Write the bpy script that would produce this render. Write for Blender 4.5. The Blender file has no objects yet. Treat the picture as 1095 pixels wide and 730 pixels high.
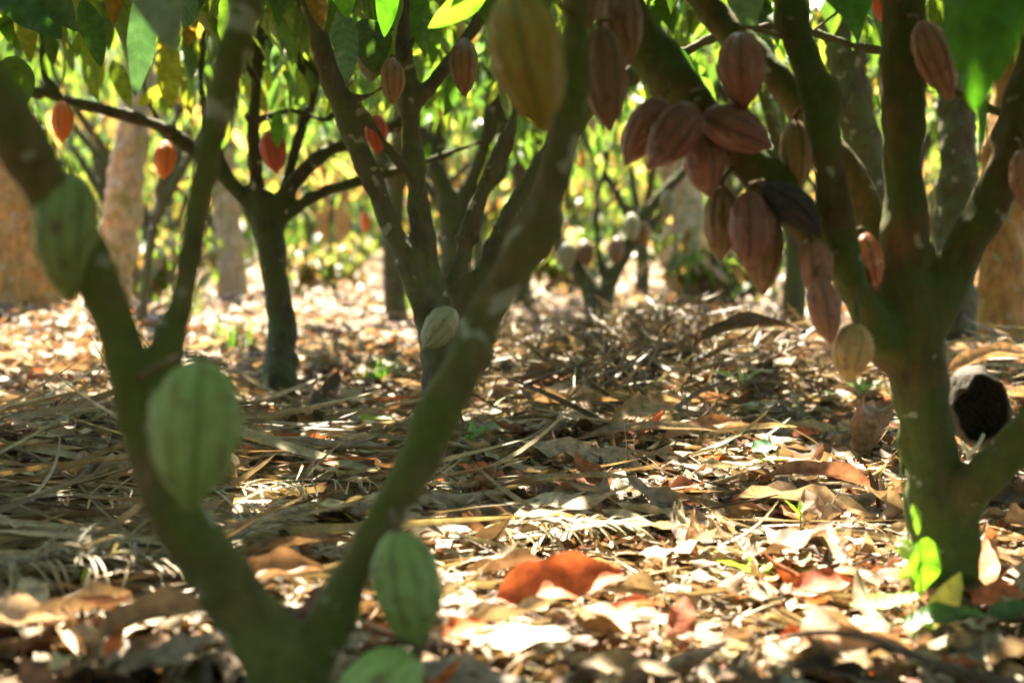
import bpy, math, random
import numpy as np
from mathutils import Vector, Matrix, noise as mn

random.seed(7); RNG = np.random.default_rng(11)
PI = math.pi
scn = bpy.context.scene
COL = scn.collection

# ------------------------------------------------------------------ camera
CAM = Vector((0, 0, 0.68)); F = 1520.0; HZ = 255.0
PITCH = math.atan((365 - HZ) / F)
cd = bpy.data.cameras.new('camera'); cam = bpy.data.objects.new('camera', cd); COL.objects.link(cam)
cam.location = CAM; cam.rotation_euler = (PI/2 - PITCH, 0, 0)
cd.sensor_width = 36; cd.lens = 36 * F / 1095; cd.clip_start = .05; cd.clip_end = 1000
cd.dof.use_dof = True; cd.dof.focus_distance = 3.7; cd.dof.aperture_fstop = 2.1
scn.camera = cam
CR = cam.rotation_euler.to_matrix()

def P(px, py, d):
    """photo pixel + distance along the view axis -> point in the place"""
    return CAM + CR @ Vector(((px - 547.5) / F * d, -(py - 365) / F * d, -d))

# ------------------------------------------------------------------ ground height
def gh(x, y):
    x = np.asarray(x, float); y = np.asarray(y, float)
    z = .022*np.sin(1.9*x+.7)*np.cos(1.3*y+.4) + .014*np.sin(4.1*x-1.2*y) + .011*np.cos(5.3*y+2.1*x+1)
    z = z + .19*np.exp(-(((x-.85)/.8)**2 + ((y-7.3)/.5)**2))
    z = z + .13*np.exp(-(((x-.95)/.8)**2 + ((y-5.7)/.5)**2))
    z = z + .10*np.exp(-(((x+1.1)/1.0)**2 + ((y-4.3)/.5)**2))
    z = z + .10*np.exp(-(((x-2.6)/.9)**2 + ((y-6.4)/.9)**2))
    z = z - .09*np.exp(-(((x+1.03)/.5)**2 + ((y-6.0)/.8)**2)) - .05*np.exp(-(((x+.25)/.4)**2 + ((y-4.75)/.5)**2))
    z = z + .22*np.exp(-(((x+3.6)/1.2)**2 + ((y-10.5)/1.0)**2))
    return z
def ghf(x, y): return float(gh(x, y))
def G(px, py, lift=0.0):
    """where the ray of a photo pixel meets the ground"""
    d0 = 1.2
    while d0 < 60:
        p = P(px, py, d0)
        if p.z <= ghf(p.x, p.y) + lift: return p
        d0 *= 1.01
    return P(px, py, 60)

# ------------------------------------------------------------------ materials
def newmat(name):
    m = bpy.data.materials.new(name); m.use_nodes = True
    nt = m.node_tree; nt.nodes.clear()
    return m, nt, nt.nodes.new
def noise_node(nt, scale, detail=4, rough=.55, vec=None, dist=0):
    n = nt.nodes.new('ShaderNodeTexNoise'); n.inputs['Scale'].default_value = scale
    n.inputs['Detail'].default_value = detail; n.inputs['Roughness'].default_value = rough; n.inputs['Distortion'].default_value = dist
    if vec is not None: nt.links.new(vec, n.inputs['Vector'])
    return n
def ramp(nt, src, stops):
    r = nt.nodes.new('ShaderNodeValToRGB'); e = r.color_ramp.elements
    while len(e) < len(stops): e.new(.5)
    for i, (p, c) in enumerate(stops):
        e[i].position = p; e[i].color = (c[0], c[1], c[2], 1) if not isinstance(c, (int, float)) else (c, c, c, 1)
    nt.links.new(src, r.inputs[0]); return r
def mixc(nt, fac, a, b, mode='MIX'):
    m = nt.nodes.new('ShaderNodeMix'); m.data_type = 'RGBA'; m.blend_type = mode
    for s, v in ((m.inputs[0], fac), (m.inputs[6], a), (m.inputs[7], b)):
        if hasattr(v, 'links'): nt.links.new(v, s)
        elif isinstance(v, (int, float)): s.default_value = v
        else: s.default_value = (v[0], v[1], v[2], 1)
    return m.outputs[2]
def mathn(nt, op, a, b=0.0):
    m = nt.nodes.new('ShaderNodeMath'); m.operation = op
    for s, v in ((m.inputs[0], a), (m.inputs[1], b)):
        if hasattr(v, 'links'): nt.links.new(v, s)
        else: s.default_value = v
    return m.outputs[0]

def bark_mat(name, c1, c2, moss, mossamt=.5, lichen=.5, rough=.85, bump=.5, low=0):
    m, nt, N = newmat(name)
    tc = N('ShaderNodeTexCoord'); v = tc.outputs['Object']
    mp = N('ShaderNodeMapping'); nt.links.new(v, mp.inputs[0]); mp.inputs['Scale'].default_value = (1, 1, .45)
    n1 = noise_node(nt, 22, 6, .65, mp.outputs[0]); base = ramp(nt, n1.outputs[0], [(.32, c1), (.68, c2)]).outputs[0]
    n2 = noise_node(nt, 6, 5, .6, v); n2m = ramp(nt, n2.outputs[0], [(.60-mossamt*.35, 0), (.75-mossamt*.25, 1)])
    n2o = n2m.outputs[0]
    if low:   # the foot of the tree is mossier
        sz = N('ShaderNodeSeparateXYZ'); nt.links.new(v, sz.inputs[0])
        zz = mathn(nt, 'ADD', mathn(nt, 'MULTIPLY', sz.outputs[2], -1/low), mathn(nt, 'MULTIPLY', n2.outputs[0], 1.4))
        n2o = mathn(nt, 'MAXIMUM', n2o, ramp(nt, zz, [(0.0, 0), (.45, 1)]).outputs[0])
    n2b = noise_node(nt, 60, 3, .6, v)
    mossc = mixc(nt, n2b.outputs[0], tuple(k*.55 for k in moss), tuple(k*1.4 for k in moss))
    col = mixc(nt, n2o, base, mossc)
    n3 = noise_node(nt, 17, 3, .45, v, .4); lm = ramp(nt, n3.outputs[0], [(.70-lichen*.09, 0), (.74-lichen*.09, 1)])
    col = mixc(nt, mathn(nt, 'MULTIPLY', lm.outputs[0], .75), col, (.30, .31, .24))
    nb = noise_node(nt, 70, 6, .7, mp.outputs[0]); nb2 = noise_node(nt, 14, 4, .6, mp.outputs[0])
    hs = mathn(nt, 'ADD', mathn(nt, 'MULTIPLY', nb.outputs[0], .5), nb2.outputs[0])
    bp = N('ShaderNodeBump'); bp.inputs['Strength'].default_value = bump; bp.inputs['Distance'].default_value = .012
    nt.links.new(hs, bp.inputs['Height'])
    b = N('ShaderNodeBsdfPrincipled'); b.inputs['Roughness'].default_value = rough
    b.inputs['Specular IOR Level'].default_value = .3
    nt.links.new(col, b.inputs['Base Color']); nt.links.new(bp.outputs[0], b.inputs['Normal'])
    o = N('ShaderNodeOutputMaterial'); nt.links.new(b.outputs[0], o.inputs[0]); return m

def leaf_mat(name, tint=(1, 1, 1), trans=.45, transtint=(2.6, 2.4, .9), rough=.42, spec=.5, vein=.5, attr='Col', spots=.3, veinf=9.0):
    """leaf blade: colour from the per-leaf attribute, veins from the leaf's own (length, width) attribute"""
    m, nt, N = newmat(name)
    a = N('ShaderNodeAttribute'); a.attribute_name = attr
    uv = N('ShaderNodeAttribute'); uv.attribute_name = 'luv'
    sp = N('ShaderNodeSeparateXYZ'); nt.links.new(uv.outputs['Vector'], sp.inputs[0])
    absv = mathn(nt, 'ABSOLUTE', sp.outputs[1])
    ph = mathn(nt, 'SUBTRACT', mathn(nt, 'MULTIPLY', sp.outputs[0], veinf*2*PI), mathn(nt, 'MULTIPLY', absv, 5.0))
    w = mathn(nt, 'SINE', ph); vl = ramp(nt, w, [(.0, 0), (.86, 0), (.98, 1)])
    mid = ramp(nt, absv, [(0, 1), (.07, 0)])
    veinm = mathn(nt, 'MAXIMUM', vl.outputs[0], mid.outputs[0])
    g = N('ShaderNodeNewGeometry')
    n1 = noise_node(nt, 35, 4, .6, g.outputs['Position'])
    col = mixc(nt, 1.0, a.outputs['Color'], (tint[0], tint[1], tint[2]), 'MULTIPLY')
    dk = ramp(nt, n1.outputs[0], [(.35, 1-spots), (.65, 1+spots*.5)])
    col = mixc(nt, 1.0, col, dk.outputs[0], 'MULTIPLY')
    colv = mixc(nt, mathn(nt, 'MULTIPLY', veinm, vein), col, mixc(nt, 1.0, col, (1.9, 1.8, 1.5), 'MULTIPLY'))
    bp = N('ShaderNodeBump'); bp.inputs['Strength'].default_value = .35; bp.inputs['Distance'].default_value = .003
    nt.links.new(mathn(nt, 'ADD', mathn(nt, 'MULTIPLY', w, .6 if vein > .2 else .1), n1.outputs[0]), bp.inputs['Height'])
    b = N('ShaderNodeBsdfPrincipled'); b.inputs['Roughness'].default_value = rough
    b.inputs['Specular IOR Level'].default_value = spec
    nt.links.new(colv, b.inputs['Base Color']); nt.links.new(bp.outputs[0], b.inputs['Normal'])
    t = N('ShaderNodeBsdfTranslucent'); nt.links.new(mixc(nt, 1.0, col, transtint, 'MULTIPLY'), t.inputs[0])
    mx = N('ShaderNodeMixShader'); mx.inputs[0].default_value = trans
    nt.links.new(b.outputs[0], mx.inputs[1]); nt.links.new(t.outputs[0], mx.inputs[2])
    o = N('ShaderNodeOutputMaterial'); nt.links.new(mx.outputs[0], o.inputs[0]); return m

def pod_mat(name, ridge, furrow, blotch, rough=.62, blot=.5, coat=.03):
    m, nt, N = newmat(name)
    a = N('ShaderNodeAttribute'); a.attribute_name = 'ridge'
    tc = N('ShaderNodeTexCoord'); oi = N('ShaderNodeObjectInfo')
    ad = N('ShaderNodeVectorMath'); ad.operation = 'ADD'; nt.links.new(tc.outputs['Object'], ad.inputs[0])
    sc = mathn(nt, 'MULTIPLY', oi.outputs['Random'], 7.0); nt.links.new(sc, ad.inputs[1]); v = ad.outputs[0]
    n1 = noise_node(nt, 25, 5, .6, v); n2 = noise_node(nt, 150, 3, .6, v)
    f = mathn(nt, 'ADD', a.outputs['Fac'], mathn(nt, 'MULTIPLY', mathn(nt, 'SUBTRACT', n1.outputs[0], .5), 1.1))
    col = mixc(nt, ramp(nt, f, [(.25, 0), (.85, 1)]).outputs[0], furrow, ridge)
    bl = ramp(nt, noise_node(nt, 45, 6, .7, v).outputs[0], [(.62-blot*.12, 0), (.68-blot*.12, 1)])
    col = mixc(nt, mathn(nt, 'MULTIPLY', bl.outputs[0], .8), col, blotch)
    hsv = N('ShaderNodeHueSaturation'); nt.links.new(col, hsv.inputs['Color'])
    nt.links.new(mathn(nt, 'ADD', mathn(nt, 'MULTIPLY', oi.outputs['Random'], .6), .6), hsv.inputs['Value'])
    nt.links.new(mathn(nt, 'ADD', mathn(nt, 'MULTIPLY', oi.outputs['Random'], .02), .49), hsv.inputs['Hue'])
    bp = N('ShaderNodeBump'); bp.inputs['Strength'].default_value = .8; bp.inputs['Distance'].default_value = .005
    nt.links.new(mathn(nt, 'ADD', n1.outputs[0], mathn(nt, 'MULTIPLY', n2.outputs[0], .4)), bp.inputs['Height'])
    b = N('ShaderNodeBsdfPrincipled'); b.inputs['Roughness'].default_value = rough
    b.inputs['Coat Weight'].default_value = coat; b.inputs['Coat Roughness'].default_value = .4
    nt.links.new(hsv.outputs[0], b.inputs['Base Color']); nt.links.new(bp.outputs[0], b.inputs['Normal'])
    o = N('ShaderNodeOutputMaterial'); nt.links.new(b.outputs[0], o.inputs[0]); return m

M = {}
M['bark_near'] = bark_mat('bark_near', (.04, .03, .011), (.18, .14, .06), (.078, .10, .018), .62, .95, low=.6)
M['bark_right'] = bark_mat('bark_right', (.04, .027, .011), (.15, .10, .042), (.058, .085, .015), .6, .35, low=.8)
M['bark_dark'] = bark_mat('bark_dark', (.025, .02, .013), (.085, .07, .042), (.05, .068, .018), .6, .3)
M['bark_mid'] = bark_mat('bark_mid', (.04, .034, .022), (.12, .105, .07), (.09, .11, .04), .55, .4)
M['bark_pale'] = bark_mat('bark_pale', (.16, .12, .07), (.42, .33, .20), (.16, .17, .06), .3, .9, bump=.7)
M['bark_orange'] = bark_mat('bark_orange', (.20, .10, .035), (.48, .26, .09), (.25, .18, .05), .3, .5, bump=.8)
M['live'] = leaf_mat('live_leaf', trans=.44, transtint=(2.4, 2.25, 1.1))
M['gloss'] = leaf_mat('glossy_leaf', trans=.25, rough=.28, spec=.8, transtint=(2.2, 2.4, 1.0), vein=.6)
M['near'] = leaf_mat('near_leaf', trans=.42, rough=.4, transtint=(2.0, 2.3, .7), vein=.35)
M['dry'] = leaf_mat('dry_leaf', trans=.2, rough=.6, spec=.3, transtint=(1.5, 1.25, .85), vein=.10, spots=.5)
M['straw'] = leaf_mat('dry_frond', trans=.12, rough=.5, spec=.4, transtint=(1.4, 1.2, .8), vein=.0, spots=.35)
M['pod_green'] = pod_mat('pod_green', (.22, .33, .085), (.12, .20, .04), (.13, .10, .04), .6, .55)
M['pod_yellow'] = pod_mat('pod_yellow', (.36, .30, .018), (.19, .22, .015), (.36, .17, .015), .55, .5)
M['pod_orange'] = pod_mat('pod_orange', (.62, .13, .03), (.50, .12, .03), (.35, .10, .03), .5, .2)
M['pod_red'] = pod_mat('pod_red', (.23, .095, .055), (.11, .060, .03), (.10, .04, .02), .5, .45, .15)
M['pod_olive'] = pod_mat('pod_olive', (.24, .14, .055), (.11, .10, .035), (.12, .045, .02), .55, .5)
M['pod_rot'] = pod_mat('pod_rot', (.36, .09, .03), (.13, .05, .02), (.6, .35, .2), .45, .6)
M['husk_inside'] = pod_mat('husk_inside', (.06, .045, .03), (.025, .018, .012), (.10, .08, .06), .9, .3, 0)
M['pod_husk'] = pod_mat('pod_husk', (.055, .038, .02), (.025, .018, .012), (.03, .02, .015), .8, .6, 0)
M['pod_tan'] = pod_mat('pod_tan', (.42, .27, .11), (.30, .20, .07), (.20, .09, .04), .6, .6)
M['pod_grey'] = pod_mat('pod_grey', (.22, .22, .13), (.15, .17, .08), (.10, .08, .05), .6, .3)
M['pod_black'] = pod_mat('pod_black', (.03, .028, .024), (.012, .010, .008), (.07, .065, .055), .85, .2, 0)
M['stalk'] = bark_mat('pod_stalk', (.06, .045, .025), (.16, .12, .06), (.10, .11, .03), .3, .0)
M['twig'] = bark_mat('dead_twig', (.04, .028, .02), (.15, .11, .08), (.06, .05, .03), .2, .2)
M['stem'] = bark_mat('green_stem', (.12, .16, .04), (.22, .26, .07), (.14, .2, .04), .4, .0)
M['mould'] = bark_mat('white_mould', (.5, .5, .45), (.8, .8, .75), (.7, .7, .6), .1, .0)

def ground_mat():
    m, nt, N = newmat('soil')
    g = N('ShaderNodeNewGeometry'); v = g.outputs['Position']
    n1 = noise_node(nt, 2.2, 8, .7, v); n2 = noise_node(nt, 18, 8, .75, v)
    vo = N('ShaderNodeTexVoronoi'); vo.inputs['Scale'].default_value = 13; nt.links.new(v, vo.inputs['Vector'])
    c = ramp(nt, n2.outputs[0], [(.3, (.035, .022, .012)), (.5, (.11, .07, .038)), (.68, (.26, .18, .10))]).outputs[0]
    c2 = mixc(nt, .55, c, mixc(nt, 1.0, vo.outputs['Color'], (.30, .19, .10), 'MULTIPLY'))
    c3 = mixc(nt, ramp(nt, n1.outputs[0], [(.4, 0), (.6, 1)]).outputs[0], c, c2)
    b = N('ShaderNodeBsdfPrincipled'); b.inputs['Roughness'].default_value = .95; nt.links.new(c3, b.inputs['Base Color'])
    bp = N('ShaderNodeBump'); bp.inputs['Strength'].default_value = .8; bp.inputs['Distance'].default_value = .03
    nt.links.new(n2.outputs[0], bp.inputs['Height']); nt.links.new(bp.outputs[0], b.inputs['Normal'])
    o = N('ShaderNodeOutputMaterial'); nt.links.new(b.outputs[0], o.inputs[0]); return m
M['soil'] = ground_mat()

# ------------------------------------------------------------------ object helpers
def tagit(o, label=None, cat=None, group=None, kind=None):
    if label: o['label'] = label
    if cat: o['category'] = cat
    if group: o['group'] = group
    if kind: o['kind'] = kind
    return o
def empty(name, loc, label, cat, group=None):
    o = bpy.data.objects.new(name, None); COL.objects.link(o); o.location = loc; o.empty_display_size = .05
    return tagit(o, label, cat, group)
def mesh_np(name, V, Fq, mat, parent=None, origin=None, col=None, luv=None, ridge=None, smooth=True):
    """V (n,3) world, Fq (m,k) index array; origin = the object's own place"""
    V = np.asarray(V, np.float32)
    org = np.zeros(3) if origin is None else np.array(origin, float)
    me = bpy.data.meshes.new(name)
    me.vertices.add(len(V)); me.vertices.foreach_set('co', (V - org.astype(np.float32)).ravel())
    Fq = np.asarray(Fq, np.int32); k = Fq.shape[1]
    me.loops.add(Fq.size); me.loops.foreach_set('vertex_index', Fq.ravel())
    me.polygons.add(len(Fq)); me.polygons.foreach_set('loop_start', np.arange(0, Fq.size, k, dtype=np.int32))
    me.polygons.foreach_set('use_smooth', np.full(len(Fq), smooth))
    me.update(calc_edges=True)
    if col is not None:
        a = me.attributes.new('Col', 'FLOAT_COLOR', 'POINT')
        c4 = np.ones((len(V), 4), np.float32); c4[:, :3] = col; a.data.foreach_set('color', c4.ravel())
    if luv is not None:
        a = me.attributes.new('luv', 'FLOAT_VECTOR', 'POINT')
        l3 = np.zeros((len(V), 3), np.float32); l3[:, :2] = luv; a.data.foreach_set('vector', l3.ravel())
    if ridge is not None:
        a = me.attributes.new('ridge', 'FLOAT', 'POINT'); a.data.foreach_set('value', np.asarray(ridge, np.float32))
    me.materials.append(mat)
    o = bpy.data.objects.new(name, me); COL.objects.link(o)
    if parent is not None:
        o.parent = parent; o.location = Vector(org) - parent.location
    else: o.location = Vector(org)
    return o

def smooth_path(pts, rad, n=None, step=.02):
    pts = [np.array(p, float) for p in pts]; rad = list(rad)
    if len(pts) == 2: pts = [pts[0], (pts[0]+pts[1])/2, pts[1]]; rad = [rad[0], (rad[0]+rad[1])/2, rad[1]]
    Q = [2*pts[0]-pts[1]] + pts + [2*pts[-1]-pts[-2]]; R = [rad[0]] + rad + [rad[-1]]
    out = []; ro = []
    for i in range(1, len(Q)-2):
        L = np.linalg.norm(Q[i+1]-Q[i]); k = max(2, int(L/step))
        for j in range(k):
            t = j/k; a, b, c, d = Q[i-1], Q[i], Q[i+1], Q[i+2]
            out.append(.5*((2*b)+(-a+c)*t+(2*a-5*b+4*c-d)*t*t+(-a+3*b-3*c+d)*t**3)); ro.append(R[i]*(1-t)+R[i+1]*t)
    out.append(pts[-1]); ro.append(rad[-1])
    return np.array(out), np.array(ro)

def tube(pts, rad, seg=10, step=.03, wob=.0, cap=True):
    p, r = smooth_path(pts, rad, step=step)
    T = np.gradient(p, axis=0); T /= np.linalg.norm(T, axis=1)[:, None] + 1e-9
    ref = np.array([0, 0, 1.]) if abs(T[0][2]) < .9 else np.array([1., 0, 0])
    V = []; a = np.linspace(0, 2*PI, seg, endpoint=False); nrm = np.cross(T[0], ref); nrm /= np.linalg.norm(nrm)
    for i in range(len(p)):
        nrm = nrm - T[i]*nrm.dot(T[i]); nrm /= np.linalg.norm(nrm); bi = np.cross(T[i], nrm)
        rr = r[i]*(1 + (wob*RNG.uniform(-1, 1, seg) if wob else 0))
        V.append(p[i] + (np.cos(a)*rr)[:, None]*nrm + (np.sin(a)*rr)[:, None]*bi)
    V = np.concatenate(V); n = len(p); Fs = []
    i = np.arange(n-1)[:, None]*seg; j = np.arange(seg)[None]; j2 = (j+1) % seg
    Fs = np.stack([i+j, i+j2, i+seg+j2, i+seg+j], -1).reshape(-1, 4)
    if cap:
        V = np.vstack([V, p[0], p[-1]]); c0, c1 = len(V)-2, len(V)-1; jj = np.arange(seg); k2 = (jj+1) % seg
        f0 = np.stack([np.full(seg, c0), k2, jj, jj], -1); 
        tri0 = np.stack([np.full(seg, c0), k2, jj], -1); tri1 = np.stack([np.full(seg, c1), (n-1)*seg+jj, (n-1)*seg+k2], -1)
        return V, Fs, np.vstack([tri0, tri1])
    return V, Fs, np.zeros((0, 3), int)

def join_tubes(lst):
    """list of (pts, rad, seg) -> V, quads (end caps as degenerate-free quads are skipped: ends taper to a point instead)"""
    Vs = []; Fs = []; off = 0
    for pts, rad, seg in lst:
        L = sum(np.linalg.norm(np.array(pts[i+1])-np.array(pts[i])) for i in range(len(pts)-1))
        V, Fq, _ = tube(pts, rad, seg, step=max(.02, L/14), cap=False)
        Vs.append(V); Fs.append(Fq+off); off += len(V)
    return np.concatenate(Vs), np.concatenate(Fs)

# ------------------------------------------------------------------ leaves (numpy, many at once)
def leaf_batch(base, axis, normal, length, width, nu, nv, bend, cup, colors, twist=None, wave=0.0, tipp=1.0):
    """N leaves. base (N,3), axis/normal unit (N,3); bend = droop along the length, cup = curl across; nu x nv grid"""
    N = len(base)
    t = np.linspace(0, 1, nu); v = np.linspace(-1, 1, nv)
    prof = np.sin(PI*np.clip(t, 0, 1)**.85)**.75 * (1-.12*t); prof[0] = .03; prof[-1] = .02
    T, Vv = np.meshgrid(t, v, indexing='ij'); T = T.ravel(); Vv = Vv.ravel(); Pf = np.repeat(prof, nv)
    length = np.asarray(length)[:, None]; width = np.asarray(width)[:, None]; bend = np.asarray(bend)[:, None]; cup = np.asarray(cup)[:, None]
    # along: circular arc of total angle `bend`
    bb = np.where(np.abs(bend) < 1e-3, 1e-3, bend)
    xs = np.sin(bb*T)/bb*length; zs = -(1-np.cos(bb*T))/bb*length
    cc = np.where(np.abs(cup) < 1e-3, 1e-3, cup)
    hw = width*.5*Pf
    ys = np.sin(cc*Vv)/cc*hw; dz = (1-np.cos(cc*Vv))/cc*hw
    if wave:
        ph = RNG.uniform(0, 6.28, (N, 1)); dz = dz + wave*hw*np.sin(T*14+ph)*np.abs(Vv)**1.3*np.sign(Vv+.3)
    if twist is not None:
        tw = np.asarray(twist)[:, None]*T; ys, dz = ys*np.cos(tw)-dz*np.sin(tw), ys*np.sin(tw)+dz*np.cos(tw)
    nx = np.sin(bb*T); nz = np.cos(bb*T)
    side = np.cross(normal, axis)
    X = (xs+dz*nx)[..., None]*axis[:, None] + ys[..., None]*side[:, None] + (zs+dz*nz)[..., None]*normal[:, None]
    Vt = base[:, None] + X
    i = np.arange(nu-1)[:, None]*nv; j = np.arange(nv-1)[None]
    q = np.stack([i+j, i+j+1, i+nv+j+1, i+nv+j], -1).reshape(-1, 4)
    Fq = (q[None] + (np.arange(N)*nu*nv)[:, None, None]).reshape(-1, 4)
    colv = np.repeat(colors, nu*nv, axis=0)
    luv = np.tile(np.stack([T, Vv], -1), (N, 1))
    return Vt.reshape(-1, 3), Fq, colv, luv
def unit(a): return a/(np.linalg.norm(a, axis=-1, keepdims=True)+1e-9)
def perp(axis, n): return unit(n - axis*np.sum(axis*n, -1, keepdims=True))
def cat_batches(bs):
    Vs, Fs, Cs, Ls = [], [], [], []; off = 0
    for V, Fq, c, l in bs: Vs.append(V); Fs.append(Fq+off); Cs.append(c); Ls.append(l); off += len(V)
    return np.concatenate(Vs), np.concatenate(Fs), np.concatenate(Cs), np.concatenate(Ls)
def pick(pal, w, n, jit=.25):
    pal = np.array(pal); w = np.array(w, float); w /= w.sum()
    c = pal[RNG.choice(len(pal), n, p=w)]
    return np.clip(c*RNG.uniform(1-jit, 1+jit, (n, 1))*RNG.uniform(.93, 1.07, (n, 3)), 0, 1)

# ------------------------------------------------------------------ sun
SUN_EL = math.radians(56); SUN_AZ = math.radians(-14)      # ahead of the camera, a little to the left
SD = np.array([math.sin(SUN_AZ)*math.cos(SUN_EL), math.cos(SUN_AZ)*math.cos(SUN_EL), math.sin(SUN_EL)])
# gaps of the canopy: ellipses on the ground that the sun reaches
GAPS = []
def gap_px(px, py, rx, y0, y1):
    d = 1034/(py-HZ); x = (px-547.5)/F*d; d0 = 1034/(y1-HZ); d1 = 1034/(y0-HZ)
    GAPS.append((x, (d0+d1)/2, rx/F*d, (d1-d0)/2))
gap_px(615, 640, 140, 600, 700); gap_px(960, 700, 90, 680, 720); gap_px(330, 690, 40, 670, 720); gap_px(505, 650, 40, 600, 690); gap_px(905, 615, 115, 585, 655); gap_px(1068, 625, 45, 585, 668)
gap_px(82, 372, 40, 335, 408); gap_px(5, 370, 26, 340, 410); gap_px(820, 318, 60, 288, 345)
gap_px(330, 305, 110, 285, 320); gap_px(590, 318, 90, 285, 345); gap_px(160, 380, 18, 350, 400)
gap_px(170, 690, 35, 670, 712); gap_px(700, 545, 50, 535, 558); gap_px(830, 520, 60, 508, 528)
gap_px(270, 570, 16, 550, 590);  gap_px(690, 485, 20, 478, 490); gap_px(100, 720, 60, 695, 745); gap_px(560, 715, 70, 700, 740); gap_px(800, 715, 40, 700, 735)
gap_px(350, 505, 22, 498, 512); gap_px(940, 540, 40, 526, 556)
for _ in range(26):
    GAPS.append((RNG.uniform(-2.5, 3), RNG.uniform(2.2, 11), RNG.uniform(.03, .09), RNG.uniform(.03, .10)))
GA = np.array(GAPS)
def in_gap(c, grow=.07):
    h = c - SD[None]*((c[:, 2])/SD[2])[:, None]
    r = np.zeros(len(c), bool)
    for gx, gy, rx, ry in GA:
        g = .13 if rx > .12 else (.07 if rx > .06 else .03)
        r |= ((h[:, 0]-gx)/(rx+g))**2 + ((h[:, 1]-gy)/(ry+g))**2 < 1
    return r

# ------------------------------------------------------------------ the ground
def build_ground():
    xs = np.concatenate([np.linspace(-220, -14, 14), np.linspace(-13, 13, 260), np.linspace(14, 220, 14)])
    ys = np.concatenate([np.linspace(-60, -4, 10), np.linspace(-3.5, 26, 300), np.linspace(27, 400, 24)])
    X, Y = np.meshgrid(xs, ys, indexing='ij'); Z = gh(X, Y) - .012
    V = np.stack([X, Y, Z], -1).reshape(-1, 3); ny = len(ys)
    i = np.arange(len(xs)-1)[:, None]*ny; j = np.arange(ny-1)[None]
    Fq = np.stack([i+j, i+ny+j, i+ny+j+1, i+j+1], -1).reshape(-1, 4)
    tagit(mesh_np('ground', V, Fq, M['soil']), 'brown plantation soil under the leaf litter', None, None, 'structure')
build_ground()

# ------------------------------------------------------------------ leaf litter
DRY = [(.31, .235, .15), (.42, .36, .25), (.20, .13, .08), (.25, .125, .075), (.08, .05, .03), (.33, .28, .21), (.46, .15, .06), (.27, .20, .12)]
DW = [5, 4, 5, 2.2, 3, 3.5, .8, 4]
def litter(name, label, n, y0, y1, lmin, lmax, nu, nv, zmax, spread=.42, pal=DRY, w=DW, ori=None, asp=(.28, .52), lift=0):
    u = RNG.uniform(0, 1, n); y = np.sqrt(y0**2+(y1**2-y0**2)*u); x = RNG.uniform(-1, 1, n)*(y*spread+.5)
    th = RNG.uniform(0, 2*PI, n) if ori is None else RNG.normal(0, ori, n)+RNG.choice([0, PI], n); tilt = RNG.normal(0, .12 if ori is None else .05, n); roll = RNG.normal(0, .3, n)
    ax = np.stack([np.cos(th)*np.cos(tilt), np.sin(th)*np.cos(tilt), np.sin(tilt)], -1)
    up = np.zeros((n, 3)); up[:, 2] = 1
    nm = perp(ax, up); sd = np.cross(nm, ax); nm = unit(nm*np.cos(roll)[:, None]+sd*np.sin(roll)[:, None])
    L = RNG.uniform(lmin, lmax, n)*RNG.choice([.6, 1, 1.25], n, p=[.35, .5, .15]); W = L*RNG.uniform(asp[0], asp[1], n)
    z = gh(x, y) + RNG.uniform(0, 1, n)**1.6*zmax + lift
    base = np.stack([x, y, z], -1) - ax*L[:, None]*.5
    base[:, 2] = np.maximum(base[:, 2], gh(base[:, 0], base[:, 1])+.002)
    C = pick(pal, w, n, .35)
    b = leaf_batch(base, ax, nm, L, W, nu, nv, RNG.normal(.2, .6 if ori is None else .25, n), RNG.normal(.4, .9, n), C, RNG.normal(0, .35, n), wave=.3)
    V, Fq, c, l = b
    return tagit(mesh_np(name, V, Fq, M['dry'], col=c, luv=l), label, 'leaf litter', None, 'stuff')
litter('leaf_litter', 'curled tan and brown fallen leaves covering the near ground', 6500, 1.5, 4.6, .07, .19, 11, 6, .055)
litter('leaf_litter', 'fallen dry leaves covering the middle ground between the trunks', 9500, 4.4, 10, .09, .21, 8, 5, .07)
litter('leaf_litter', 'long grey brown leaves and sheaths lying flat across the litter', 1200, 3.0, 8.5, .16, .38, 12, 6, .06, ori=.5, asp=(.16, .34), lift=.03, pal=[(.40, .30, .18), (.30, .215, .13), (.46, .38, .26), (.33, .19, .11), (.17, .12, .08)], w=[4, 4, 3, 1.5, 2])
litter('leaf_litter', 'small brown leaf scraps and crumbs between the larger fallen leaves', 16000, 1.5, 7, .018, .06, 5, 3, .06)
litter('leaf_litter', 'sunlit carpet of dry leaves covering the distant ground', 17000, 9.5, 36, .12, .26, 5, 3, .09, spread=.46, pal=[(.38, .29, .19), (.48, .41, .31), (.20, .13, .08), (.26, .14, .08), (.30, .22, .15)], w=[4, 3, 4, 1, 4])

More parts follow.
